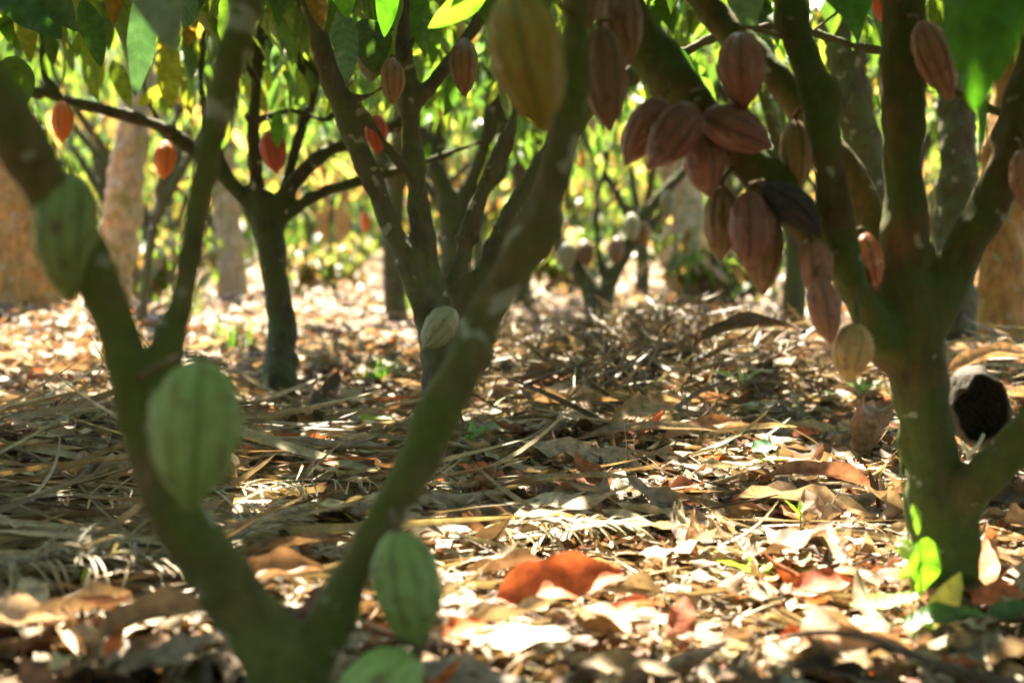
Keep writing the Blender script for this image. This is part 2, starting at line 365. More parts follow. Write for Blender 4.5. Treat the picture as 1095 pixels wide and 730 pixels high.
SC = [(.40, .31, .18), (.34, .27, .16), (.50, .42, .28), (.22, .16, .095), (.31, .21, .12)]
def straw(name, label, zones, pal=SC, rise=.10):
    bs = []
    for (n, px, py, spx, spy, ang, sa, lmin, lmax, zmax) in zones:
        pyy = np.clip(RNG.normal(py, spy, n), HZ+55, 800); pxx = RNG.normal(px, spx, n)
        d = 1034/(pyy-HZ); x = (pxx-547.5)/F*d; y = d
        th = math.radians(ang)+RNG.normal(0, math.radians(sa), n)+RNG.choice([0, PI], n)
        tl = RNG.normal(0.05, rise, n)
        ax = np.stack([np.cos(th)*np.cos(tl), np.sin(th)*np.cos(tl), np.sin(tl)], -1); up = np.zeros((n, 3)); up[:, 2] = 1
        nm = perp(ax, up); sd = np.cross(nm, ax); r = RNG.normal(0, .7, n); nm = unit(nm*np.cos(r)[:, None]+sd*np.sin(r)[:, None])
        L = RNG.uniform(lmin, lmax, n); W = RNG.uniform(.006, .026, n)*(L/.5)**.5
        z = gh(x, y)+RNG.uniform(0, 1, n)*zmax
        base = np.stack([x, y, z], -1)-ax*L[:, None]*.5
        bs.append(leaf_batch(base, ax, nm, L, W, 12, 3, RNG.normal(.35, .5, n), RNG.normal(.8, .5, n), pick(pal, [4, 4, 2, 3, 2], n, .3), RNG.normal(0, 1.2, n)))
    V, Fq, c, l = cat_batches(bs)
    return tagit(mesh_np(name, V, Fq, M['straw'], col=c, luv=l), label, 'dry fronds', None, 'stuff')
straw('dry_frond_litter', 'straw coloured palm frond strips matted across the left ground', [
    (480, 120, 520, 190, 50, 1, 8, .35, 1.1, .09), (350, 90, 600, 130, 35, 8, 25, .15, .5, .08), (190, 350, 560, 130, 40, 0, 20, .2, .6, .06),
    (260, 60, 450, 120, 25, 10, 20, .3, .9, .08), (150, 330, 490, 140, 40, 0, 12, .4, 1.0, .03)])
straw('dry_frond_litter', 'heap of tangled grey brown frond strips in the middle distance', [
    (1900, 690, 384, 95, 15, 25, 60, .15, .5, .17), (600, 680, 435, 90, 20, 30, 24, .25, .6, .12), (300, 850, 405, 70, 20, 0, 30, .2, .6, .10),
    (220, 560, 395, 50, 15, 60, 40, .2, .4, .10)], [(.17, .125, .07), (.22, .175, .10), (.30, .25, .14), (.09, .065, .04), (.15, .095, .05)], rise=.38)
straw('dry_frond_litter', 'thin leaf stalks and grass blades strewn over the near litter', [(700, 620, 600, 260, 55, 0, 60, .05, .22, .06), (400, 500, 690, 300, 30, 0, 60, .05, .18, .06), (600, 750, 500, 240, 40, 0, 60, .06, .25, .06)])
straw('dry_frond_litter', 'thin dry grass and frond strips among the leaves by the right trunk', [
    (300, 820, 520, 170, 40, 5, 35, .12, .45, .06), (160, 700, 560, 160, 45, 0, 50, .08, .3, .05), (120, 1070, 420, 40, 40, 20, 50, .2, .5, .2)])

# ------------------------------------------------------------------ single fallen leaves
def bigleaf(name, label, cat, base, tip, width, mat, color, nrm=None, roll=0, bend=.3, cup=.4, twist=0, wave=.12, group=None, parent=None, nu=22, nv=11, solid=True):
    base = np.array(base, float); tip = np.array(tip, float); ax = tip-base; L = np.linalg.norm(ax); ax /= L
    n0 = np.array([0, 0, 1.]) if nrm is None else np.array(nrm, float)
    n0 = perp(ax[None], n0[None])[0]; sd = np.cross(n0, ax); n0 = n0*math.cos(roll)+sd*math.sin(roll)
    # tilt the start so that the bent leaf still ends near the tip
    a2 = ax*math.cos(bend/2)+n0*math.sin(bend/2); n2 = n0*math.cos(bend/2)-ax*math.sin(bend/2)
    V, Fq, c, l = leaf_batch(base[None], a2[None], n2[None], [L*(1+abs(bend)**2/24)], [width], nu, nv, [bend], [cup], np.array([color]), [twist], wave=wave)
    o = mesh_np(name, V, Fq, mat, parent=parent, origin=base, col=c, luv=l)
    if label: tagit(o, label, cat, group)
    return o
def ground_leaf(px, py, length, ang, width, color, label, tilt=.1, roll=0, bend=.4, cup=.5, twist=0, lift=.035, name='fallen_leaf', mat=None, wave=.15, cat='leaf'):
    lift += .02; c = np.array(G(px, py, lift)); c[2] = ghf(c[0], c[1])+lift; a = math.radians(ang)
    ax = np.array([math.cos(a)*math.cos(tilt), math.sin(a)*math.cos(tilt), math.sin(tilt)])
    return bigleaf(name, label, cat, c-ax*length/2, c+ax*length/2, width, mat or M['dry'], color, roll=roll, bend=bend, cup=cup, twist=twist, wave=wave)
R_ = (.36, .10, .045); T_ = (.42, .31, .18); B_ = (.24, .14, .08); S_ = (.52, .44, .30); O_ = (.58, .17, .05)
ground_leaf(600, 628, .235, 14, .105, (.48, .125, .045), 'long red brown leaf tilted up at the top of the brightest sun patch', tilt=.13, roll=-.8, bend=.5, cup=.7, lift=.08, wave=.22)
ground_leaf(600, 523, .40, 3, .062, (.36, .29, .17), 'long smooth tan palm spathe lying crosswise in the middle ground', bend=.45, cup=.9, lift=.05, name='palm_spathe', cat='spathe')
ground_leaf(335, 487, .42, -4, .10, (.25, .20, .16), 'broad grey brown leaf lying flat behind the left fork', bend=.3, cup=.4, roll=-.3, lift=.04)
ground_leaf(745, 572, .11, 95, .06, (.40, .23, .11), 'tan leaf standing on edge behind the sun patch', tilt=1.15, roll=1.4, bend=.4, lift=.06)
ground_leaf(731, 668, .10, 80, .06, (.34, .11, .05), 'small rust leaf standing upright at the right end of the sun patch', tilt=.9, roll=.3, bend=.5, lift=.05)
ground_leaf(680, 660, .14, 40, .06, (.52, .20, .10), 'salmon curled leaf in the middle of the sun patch', tilt=.1, bend=1.0, cup=1.2, lift=.04)
ground_leaf(640, 668, .13, 140, .05, S_, 'pale curled leaf overlapping the sun patch', bend=1.2, cup=.9, lift=.04)
ground_leaf(497, 674, .08, 30, .05, (.60, .17, .05), 'bright orange leaf beside the lowest green pod', roll=-.5, bend=.5, lift=.04)
ground_leaf(560, 690, .18, 5, .08, (.55, .48, .33), 'wide bleached leaf under the red brown leaf', roll=-.2, bend=.3, cup=.3, lift=.03)
ground_leaf(690, 468, .42, -14, .07, (.25, .21, .15), 'long dark grey leaf with a curled edge before the frond heap', bend=.4, cup=1.3, roll=-.2, lift=.06)
ground_leaf(690, 447, .22, 20, .10, (.33, .23, .12), 'arched brown leaf on top of the frond heap edge', bend=1.2, cup=.7, roll=-.5, lift=.08)
ground_leaf(755, 446, .12, 70, .09, (.36, .20, .11), 'cupped brown leaf among the upright leaves in the middle', tilt=.5, bend=.8, cup=1.3, roll=-.6, lift=.06)
ground_leaf(760, 467, .30, 4, .09, (.40, .20, .10), 'rusty tan leaf lying crosswise in the middle ground', bend=.7, cup=.8, roll=-.4, lift=.05)
ground_leaf(925, 463, .26, 60, .17, (.28, .16, .09), 'big crumpled brown leaf just left of the right trunk', tilt=.5, bend=1.1, cup=1.5, roll=-.5, lift=.08, wave=.4)
ground_leaf(862, 465, .10, 20, .06, (.55, .13, .04), 'small orange red leaf in the middle ground shade', roll=-.4, lift=.05)
ground_leaf(800, 462, .30, 2, .06, (.50, .42, .27), 'long pale folded leaf lying crosswise behind the brown leaves', bend=.2, cup=1.5, lift=.07)
ground_leaf(818, 480, .09, 30, .07, (.16, .30, .20), 'bluish green leaf lying in the brown litter', roll=-.4, lift=.05, mat=M['near'])
ground_leaf(825, 497, .13, -12, .05, (.13, .22, .12), 'dull green leaf lying flat in the brown litter', lift=.04, mat=M['near'])
ground_leaf(868, 548, .12, 100, .07, (.34, .24, .17), 'grey brown leaf standing upright in the right foreground', tilt=.9, roll=.2, bend=.5, cup=.9, lift=.05)
ground_leaf(875, 520, .30, 178, .10, (.34, .17, .11), 'wide red brown leaf with a curled rim left of the trunk', bend=.8, cup=1.4, roll=-.5, lift=.05)
ground_leaf(880, 630, .14, 20, .07, (.45, .13, .07), 'red leaf in the right sun patch', roll=-.5, bend=.6, lift=.04)
ground_leaf(910, 622, .11, 150, .05, S_, 'bleached leaf beside the red leaf in the right sun patch', bend=.9, cup=1, lift=.04)
ground_leaf(905, 693, .17, -8, .06, (.50, .26, .13), 'orange tan leaf below the fallen twig', bend=.5, roll=-.4, lift=.04)
ground_leaf(1050, 610, .15, 60, .07, (.62, .32, .15), 'orange leaf leaning on the right foot of the trunk', tilt=.7, roll=-.2, lift=.05)
ground_leaf(1072, 640, .12, 10, .06, (.58, .18, .08), 'orange red leaf in the sun patch at the right edge', roll=-.5, lift=.04)
ground_leaf(1085, 655, .10, 10, .05, (.06, .13, .05), 'dark green leaf at the right edge of the ground', roll=-.4, lift=.045, mat=M['near'])
ground_leaf(1010, 664, .15, 8, .06, (.05, .12, .03), 'dark green leaf lying at the foot of the right trunk', roll=-.3, bend=.6, lift=.05, mat=M['near'])
ground_leaf(1010, 648, .17, 52, .055, (.40, .36, .13), 'yellowing leaf leaning against the right trunk foot', tilt=.55, roll=-.5, bend=-.3, lift=.07, mat=M['near'])
ground_leaf(950, 640, .15, 14, .045, (.45, .55, .22), 'bright pale green leaf pointing at the right trunk foot', roll=-.3, bend=-.4, lift=.06, mat=M['near'])
ground_leaf(985, 672, .07, 70, .05, (.34, .36, .24), 'small grey green leaf under the fallen twig', tilt=.5, roll=.2, lift=.04)
ground_leaf(125, 690, .06, 70, .035, (.60, .18, .06), 'small orange leaf standing at lower left', tilt=1.0, lift=.04)
ground_leaf(175, 672, .20, 25, .09, (.33, .22, .13), 'folded brown leaf near the dark hollow at lower left', bend=.9, cup=1.3, roll=-.3, lift=.05)
ground_leaf(300, 620, .16, 20, .10, (.27, .17, .10), 'dark folded leaf between the two left limbs', bend=.6, cup=1.2, roll=-.3, lift=.05)
ground_leaf(320, 590, .24, 8, .07, (.24, .16, .09), 'long brown leaf lying between the two left limbs', bend=.4, cup=1.2, lift=.05)
ground_leaf(360, 498, .22, 5, .035, (.46, .17, .07), 'narrow rust leaf lying crosswise behind the left fork', bend=.3, cup=1.2, lift=.05)
ground_leaf(350, 505, .10, 170, .04, (.8, .77, .68), 'white sunlit leaf scrap behind the left fork', roll=-.4, lift=.05)
ground_leaf(390, 452, .25, 8, .05, (.34, .42, .10), 'yellow green leaf lying in the left middle ground', roll=-.3, lift=.05, mat=M['near'])
ground_leaf(420, 434, .35, 3, .05, (.40, .15, .07), 'rust coloured strip leaf beyond the yellow green leaf', lift=.05, cup=1)
ground_leaf(110, 505, .9, 2, .05, (.34, .24, .12), 'long flat brown frond sheath across the left ground', bend=.15, cup=1.2, lift=.10, name='palm_sheath', cat='sheath')
ground_leaf(1065, 395, .40, 10, .12, (.32, .22, .13), 'large curled brown sheath behind the right trunk', bend=1.0, cup=1.3, roll=-.3, lift=.15, name='palm_sheath', cat='sheath')
ground_leaf(800, 365, .45, 15, .12, (.12, .08, .05), 'dark curled sheath on top of the frond heap', bend=1.0, cup=1.4, roll=-.3, lift=.18, name='palm_sheath', cat='sheath')

# ------------------------------------------------------------------ dry fronds with comb leaflets
def frond(px, py, ang, length, label, nleaf=30, ll=.16, color=(.30, .25, .155), lift=.06, rise=.5, fan=1.0):
    c = np.array(G(px, py, lift)); c[2] = ghf(c[0], c[1])+lift; a = math.radians(ang)
    ax = np.array([math.cos(a), math.sin(a), .04]); p0 = c-ax*length/2; p1 = c+ax*length/2; pm = c+np.array([0, 0, .03])
    root = empty('dry_palm_frond', Vector(p0), label, 'palm frond', 'dry palm fronds fallen on the litter')
    V, Fq = join_tubes([([p0, pm, p1], [.006, .004, .0015], 6)]); mesh_np('midrib', V, Fq, M['twig'], root, origin=p0)
    n = nleaf*2; t = np.repeat(np.linspace(.08, .97, nleaf), 2); s = np.tile([1, -1], nleaf)
    base = p0+(p1-p0)*t[:, None]; base[:, 2] += .03*np.sin(PI*t)
    sd = np.array([-math.sin(a), math.cos(a), 0]); axs = unit(ax[None]*RNG.uniform(.3, 1.3, (n, 1))+RNG.normal(0, .22, (n, 3))+s[:, None]*sd[None]*fan+np.array([0, 0, 1.])*RNG.uniform(.1, rise, (n, 1)))
    up = np.tile([0, 0, 1.], (n, 1)); nm = perp(axs, up+RNG.normal(0, .3, (n, 3)))
    b = leaf_batch(base, axs, nm, ll*(1-.5*np.abs(t-.4))*RNG.uniform(.8, 1.1, n), np.full(n, .007), 9, 3, RNG.normal(1.1, .35, n), np.full(n, 1.0), pick([color], [1], n, .2))
    o = mesh_np('leaflets', b[0], b[1], M['straw'], root, origin=p0, col=b[2], luv=b[3]); o['kind'] = 'stuff'
frond(60, 615, 8, .38, 'pale frond with comb like leaflets at the lower left edge', rise=.9)
frond(130, 600, -5, .42, 'small curled frond with arched leaflets left of the near trunk', rise=1.0, ll=.13, color=(.30, .26, .16))
frond(275, 575, 70, .26, 'bleached frond tuft with white tips between the left limbs', ll=.14, color=(.42, .38, .27), rise=1.3)
frond(90, 545, 3, .8, 'long straw frond lying level across the left ground', ll=.2, color=(.44, .36, .21), rise=.3)
frond(330, 530, -4, .6, 'flattened straw frond behind the left fork', ll=.18, color=(.42, .36, .22), rise=.3)
frond(580, 575, 10, .40, 'matted frond just above the brightest sun patch', ll=.14, color=(.42, .37, .22), rise=.3)
frond(560, 440, 30, .9, 'grey frond running up to the frond heap', ll=.3, color=(.38, .34, .20), rise=.3)
frond(640, 430, 40, .8, 'arched frond with drooping strips on the front of the frond heap', ll=.35, color=(.36, .32, .19), rise=.5)
frond(740, 385, 10, .9, 'dark tangled frond crowning the frond heap', ll=.35, color=(.26, .21, .13), rise=1.2)
frond(1075, 350, 70, .6, 'brown frond standing behind the right trunk', ll=.3, color=(.36, .30, .18), rise=1.4)

def sticks():
    def stick(pts, r, label, name='fallen_twig', mat='twig', side=None):
        root = None
        V, Fq = join_tubes([(pts, r, 8)]+([(q, [r[0]*.6, r[0]*.3], 6) for q in side] if side else []))
        o = mesh_np(name, V, Fq, M[mat], origin=np.array(pts[0])); tagit(o, label, 'twig')
    g = lambda px, py, l: np.array(G(px, py, l))
    stick([g(825, 685, .06), g(870, 676, .10), g(930, 682, .12), g(990, 706, .12), g(1060, 725, .10), g(1110, 735, .06)], [.003, .004, .005, .006, .006, .006], 'dark bowed twig across the lower right corner', side=[[g(985, 704, .12), g(1010, 740, .05)], [g(905, 680, .11), g(950, 655, .16)]])
    stick([g(770, 535, .05), g(840, 522, .07), g(900, 520, .07)], [.008, .008, .006], 'dark straight stick lying crosswise in the right middle ground')
    stick([g(1095, 305, .2), g(860, 355, .25), P(800, 327, 8.5), P(740, 313, 8.9), P(672, 308, 9.2)][1:], [.009, .008, .006, .003], 'thin bowed stick rising over the frond heap')
    stick([P(712, 368, 7.2), P(714, 320, 7.25)], [.006, .003], 'short upright stick in the frond heap')
    stick([g(40, 560, .05), P(40, 470, 4.9)+Vector((0, 0, 0)), ], [.004, .002], 'pale stem poking up from the left fronds')
    stick([g(80, 520, .09), g(105, 492, .1), g(118, 480, .14)], [.011, .010, .008], 'short grey green stick stuck in the left fronds')
    stick([g(700, 672, .02), P(712, 628, 2.72)], [.004, .003], 'short dark peg standing in the bright sun patch')
    stick([g(150, 575, .05), g(60, 500, .11), g(0, 470, .12)][::-1], [.004, .004, .003], 'thin straw coloured stalk slanting across the left fronds', mat='stalk')
    # uncounted twiglets
    bs = []
    n = 420; y = RNG.uniform(1.9, 9, n); x = RNG.uniform(-1, 1, n)*(y*.42+.3); th = RNG.uniform(0, PI, n); L = RNG.uniform(.08, .35, n)
    for i in range(n):
        a = np.array([x[i], y[i], ghf(x[i], y[i])+RNG.uniform(.01, .06)]); dv = np.array([math.cos(th[i]), math.sin(th[i]), RNG.normal(.05, .15)])*L[i]
        m = a+dv*.5+RNG.normal(0, .015, 3); bs.append(([a, m, a+dv], [.003, .0025, .001], 5))
    V, Fq = join_tubes(bs); tagit(mesh_np('twig_litter', V, Fq, M['twig']), 'small dead twigs scattered through the leaf litter', 'twigs', None, 'stuff')
sticks()

# ------------------------------------------------------------------ organic trees
SKEL = {}
def organic(root, limbs, mat, voxel=.007, names=None, amp=.004, key=None):
    """limbs: list of (pts, radii). One joined, remeshed surface, cut back into trunk and branches along the limbs."""
    Vs, Qs, Ts = [], [], []; off = 0
    for pts, rad in limbs:
        V, q, t = tube([np.array(p) for p in pts], rad, 16, step=.03); Vs.append(V); Qs.append(q+off); Ts.append(t+off); off += len(V)
    V = np.concatenate(Vs); faces = [tuple(f) for f in np.concatenate(Qs)]+[tuple(f) for f in np.concatenate(Ts)]
    me = bpy.data.meshes.new('tmp'); me.from_pydata(V.tolist(), [], faces); me.update()
    ob = bpy.data.objects.new('tmp', me); COL.objects.link(ob)
    r = ob.modifiers.new('r', 'REMESH'); r.mode = 'VOXEL'; r.voxel_size = voxel
    s = ob.modifiers.new('s', 'SMOOTH'); s.factor = .6; s.iterations = 7
    dg = bpy.context.evaluated_depsgraph_get(); ev = ob.evaluated_get(dg); m2 = bpy.data.meshes.new_from_object(ev)
    bpy.data.objects.remove(ob); bpy.data.meshes.remove(me)
    n = len(m2.vertices); co = np.empty(n*3, np.float32); m2.vertices.foreach_get('co', co); co = co.reshape(-1, 3)
    no = np.empty(n*3, np.float32); m2.vertices.foreach_get('normal', no); no = no.reshape(-1, 3)
    d = np.array([amp*(mn.noise(Vector(c)*9)*2.4+mn.noise(Vector(c)*28)*1.0+.5*mn.noise(Vector((c[0], c[1], c[2]*.4))*70)) for c in co.astype(float)])
    d += np.array([.05*max(0, mn.noise(Vector(c)*11+Vector((3, 1, 7)))-.42) for c in co.astype(float)])
    co = co+no*d[:, None]; m2.vertices.foreach_set('co', co.astype(np.float32).ravel()); m2.update()
    m2.vertices.foreach_get('normal', no.reshape(-1)) ; nf = np.empty(n*3, np.float32); m2.vertices.foreach_get('normal', nf); nf = nf.reshape(-1, 3)
    nf_faces = len(m2.polygons); loops = np.empty(len(m2.loops), np.int32); m2.loops.foreach_get('vertex_index', loops)
    ls = np.empty(nf_faces, np.int32); lt = np.empty(nf_faces, np.int32); m2.polygons.foreach_get('loop_start', ls); m2.polygons.foreach_get('loop_total', lt)
    quad = lt == 4; q = loops[ls[quad][:, None]+np.arange(4)]
    cen = co[q].mean(1)
    best = np.full(len(q), 1e9); who = np.zeros(len(q), int); sk = []
    for k, (pts, rad) in enumerate(limbs):
        p, rr = smooth_path([np.array(a) for a in pts], rad, step=.05); sk.append((p, rr))
        for a, ra in zip(p, rr):
            dd = np.linalg.norm(cen-a, axis=1)-ra
            if k: dd = dd+.004
            m = dd < best; best[m] = dd[m]; who[m] = k
    org = np.array(root.location)
    for k in range(len(limbs)):
        f = q[who == k]
        if not len(f): continue
        u, inv = np.unique(f, return_inverse=True)
        o = mesh_np('trunk' if k == 0 else 'branch', co[u], inv.reshape(-1, 4), mat, root, origin=org)
        o.data.normals_split_custom_set_from_vertices([tuple(x) for x in nf[u].astype(float)])
    bpy.data.meshes.remove(m2)
    if key: SKEL[key] = (np.concatenate([a for a, b in sk]), np.concatenate([b for a, b in sk]))
def L_(d, *pts, k=1.0):
    """limb from pixels: (px, py, width_px[, depth])"""
    out = []; rr = []
    for p in pts:
        dd = p[3] if len(p) > 3 else d; out.append(P(p[0], p[1], dd)); rr.append(p[2]*k/2/F*dd)
    return out, rr

# left near tree
base1 = P(318, 815, 1.95); tree1 = empty('cocoa_tree', (base1.x, base1.y, ghf(base1.x, base1.y)),
    'near mossy cocoa tree forking in a wide V at lower left', 'tree')
organic(tree1, [
    L_(1.9, (322, 850, 130, 1.95), (318, 790, 115, 1.93), (306, 715, 100), (262, 655, 82), (215, 590, 74, 1.88), (178, 530, 66, 1.86), (152, 450, 56, 1.85), (128, 370, 50, 1.85), (104, 300, 54, 1.84), (62, 222, 64, 1.82), (15, 140, 72, 1.8), (-40, 60, 74, 1.8), (-120, -60, 70, 1.8), (-190, -260, 60, 1.85), (-230, -520, 40, 1.9), k=.86),
    L_(1.9, (304, 745, 80, 1.93), (336, 700, 66, 1.92), (370, 630, 56, 1.93), (418, 545, 58, 1.95), (452, 480, 56, 1.96), (474, 430, 54, 1.97), (493, 395, 56, 1.98), (515, 345, 62, 2.0), (541, 298, 54, 2.01), (572, 245, 58, 2.02), (589, 200, 50, 2.03), (600, 150, 48, 2.04), (612, 90, 46, 2.05), (620, -30, 48, 2.05), (640, -220, 46, 2.05), (690, -500, 34, 2.0), k=.78),
    L_(1.85, (150, 462, 40), (172, 395, 42, 1.87), (196, 320, 37, 1.9), (210, 240, 34, 1.93), (226, 150, 34, 1.95), (246, 70, 36, 1.97), (270, -20, 36, 2.0), (300, -220, 30, 2.1), (330, -480, 20, 2.2), k=.88),
], M['bark_near'], .006, amp=.0035, key='t1')

# right tree
base2 = P(1015, 665, 2.72); tree2 = empty('cocoa_tree', (base2.x, base2.y, ghf(base2.x, base2.y)),
    'thick cocoa tree at right carrying a cluster of reddish pods', 'tree')
organic(tree2, [
    L_(2.7, (1006, 690, 96, 2.72), (1005, 640, 66), (1004, 570, 66), (997, 500, 68), (986, 440, 68), (979, 390, 76), (972, 345, 84), (968, 260, 58), (966, 180, 50), (966, 80, 50), (966, -20, 50), (975, -250, 44), (990, -600, 30), k=.88),
    L_(2.7, (960, 380, 54), (925, 330, 40, 2.62), (902, 265, 38, 2.56), (888, 185, 36, 2.54), (874, 110, 36, 2.55), (855, 50, 34, 2.58), (845, -10, 34, 2.6), (830, -250, 28, 2.6), (820, -550, 18, 2.6)),
    L_(2.75, (968, 310, 44), (930, 235, 40, 2.8), (890, 165, 36, 2.8), (850, 105, 34, 2.8), (795, 45, 32, 2.85), (750, -5, 30, 2.9), (690, -120, 26, 2.95), (640, -400, 18, 3)),
    L_(2.62, (935, 345, 44, 2.68), (893, 275, 36), (850, 225, 44), (800, 170, 42), (742, 110, 48), (700, 60, 52), (660, -5, 54), (620, -130, 38), (560, -380, 26)),
    L_(2.7, (985, 350, 56), (1022, 285, 44), (1058, 215, 42, 2.68), (1085, 150, 42, 2.66), (1105, 80, 40, 2.64), (1130, -100, 34, 2.6), (1160, -400, 22, 2.6)),
    L_(2.7, (1000, 590, 40), (1022, 548, 48, 2.69), (1060, 505, 48, 2.64), (1110, 455, 48, 2.6), (1180, 380, 46, 2.5), (1290, 250, 40, 2.4), (1400, 0, 30, 2.3)),
    L_(2.66, (716, 80, 44), (672, 35, 46), (646, -20, 46), (610, -130, 40), (560, -330, 26)),
    L_(2.66, (1038, 690, 18), (1039, 620, 15), (1040, 585, 16), (1042, 556, 15)),
    L_(2.8, (966, 55, 14), (1000, 88, 15), (1040, 108, 15), (1100, 128, 14), (1200, 120, 10)),
], M['bark_right'], .008, amp=.0045, key='t2')

# slender tree at left centre
base3 = P(297, 425, 6.2); tree3 = empty('cocoa_tree', (base3.x, base3.y, ghf(base3.x, base3.y)), 'slender dark cocoa tree with orange pods left of centre', 'tree')
organic(tree3, [
    L_(6.4, (296, 470, 52, 6.2), (297, 425, 40, 6.2), (298, 390, 35, 6.3), (302, 350, 32), (293, 290, 28), (286, 240, 34), (274, 190, 16), (272, 130, 15), (276, 60, 14), (282, -40, 12), (290, -160, 9)),
    L_(6.4, (287, 250, 24), (255, 205, 18), (212, 165, 17), (165, 133, 15), (100, 115, 13), (20, 92, 11), (-60, 60, 9)),
    L_(6.4, (285, 245, 24), (315, 195, 18), (350, 162, 16), (392, 148, 14), (440, 120, 11), (480, 60, 8)),
    L_(6.4, (290, 250, 20), (305, 232, 13), (345, 206, 12), (400, 190, 11), (470, 168, 9), (520, 150, 7)),
    L_(6.4, (255, 205, 12), (228, 150, 11), (214, 80, 10), (222, 20, 9), (228, -60, 8)),
    L_(6.4, (62, 101, 9), (44, 72, 9), (46, 40, 8), (30, 5, 6), (20, -40, 5)),
    L_(6.5, (300, 225, 12), (318, 150, 13), (335, 100, 12), (318, 60, 9), (330, 10, 8), (350, -60, 6)),
    L_(6.3, (272, 130, 10), (310, 118, 8), (352, 128, 8), (370, 95, 6), (400, 60, 5)),
    L_(6.2, (276, 90, 9), (262, 60, 8), (290, 40, 8), (330, 70, 9), (380, 120, 9), (420, 170, 6)),
    L_(6.5, (175, 140, 7), (155, 95, 6), (160, 50, 5), (150, -20, 4)),
], M['bark_dark'], .014, amp=.005, key='t3')

# centre tree
base4 = P(470, 480, 4.75); tree4 = empty('cocoa_tree', (base4.x, base4.y, ghf(base4.x, base4.y)), 'many stemmed cocoa tree standing behind the near right limb at centre', 'tree')
organic(tree4, [
    L_(4.75, (473, 500, 50), (472, 440, 42), (470, 370, 44), (461, 320, 38), (450, 240, 26), (441, 150, 22), (436, 100, 22), (430, 20, 20), (426, -60, 18), (420, -250, 12)),
    L_(4.7, (468, 365, 34), (444, 305, 27), (414, 232, 24), (384, 160, 24), (355, 85, 24), (334, 10, 23), (320, -80, 20), (300, -260, 14)),
    L_(4.8, (474, 370, 30), (490, 295, 22), (508, 225, 20), (528, 180, 17), (545, 140, 13), (560, 80, 10)),
    L_(4.85, (478, 390, 34), (500, 335, 28), (530, 270, 28), (562, 205, 26), (600, 150, 22), (655, 90, 18), (720, 62, 15), (775, 36, 13), (850, 30, 12), (925, 52, 11), (1000, 60, 9)),
    L_(4.75, (437, 118, 16), (462, 90, 16), (488, 55, 16), (512, 20, 14), (540, -50, 11)),
    L_(4.7, (362, 100, 12), (392, 125, 11), (420, 165, 11), (440, 190, 10)),
    L_(4.7, (345, 60, 9), (365, 100, 9), (400, 100, 8), (430, 70, 7), (450, 20, 6)),
    L_(4.8, (545, 150, 8), (548, 110, 7), (530, 70, 6), (535, 10, 5)),
], M['bark_mid'], .012, amp=.0045, key='t4')

# dark tree behind centre
base5 = P(488, 330, 9.0); tree5 = empty('cocoa_tree', (base5.x, base5.y, ghf(base5.x, base5.y)), 'dark forked cocoa tree seen between the stems of the centre tree', 'tree')
organic(tree5, [
    L_(9, (488, 378, 46), (488, 320, 36), (486, 260, 34), (478, 215, 22), (458, 160, 18), (440, 110, 15), (430, 40, 12), (425, -60, 9)),
    L_(9, (488, 250, 26), (500, 205, 18), (520, 150, 16), (526, 95, 14), (540, 40, 11), (550, -60, 9)),
    L_(9, (498, 215, 13), (535, 190, 11), (540, 150, 10), (536, 105, 9), (510, 60, 7)),
    L_(9, (470, 190, 11), (472, 130, 10), (466, 90, 9), (480, 20, 7)),
    L_(9.2, (484, 240, 13), (450, 190, 10), (400, 175, 9), (350, 150, 7)),
], M['bark_dark'], .02, amp=.006, key='t5')

# small tree beyond the frond heap
base6 = P(640, 350, 11.2); tree6 = empty('cocoa_tree', (base6.x, base6.y, ghf(base6.x, base6.y)), 'small cocoa tree with pale young pods beyond the frond heap', 'tree')
organic(tree6, [
    L_(11.2, (641, 365, 26), (640, 335, 24), (628, 305, 14), (610, 275, 13), (592, 250, 12), (580, 205, 10), (575, 150, 8), (570, 60, 6), k=1.35),
    L_(11.2, (640, 345, 20), (652, 300, 14), (668, 270, 13), (688, 232, 11), (720, 195, 9), (750, 160, 8), (770, 90, 6), k=1.35),
    L_(11.2, (650, 305, 9), (640, 270, 8), (638, 215, 7), (650, 170, 6), (664, 120, 5), (670, 40, 4)),
    L_(11.2, (688, 232, 6), (665, 215, 5), (650, 190, 5), (640, 140, 4)),
    L_(11.2, (640, 230, 5), (670, 195, 5), (700, 150, 4), (705, 80, 4)),
], M['bark_dark'], .022, amp=.005, key='t6')

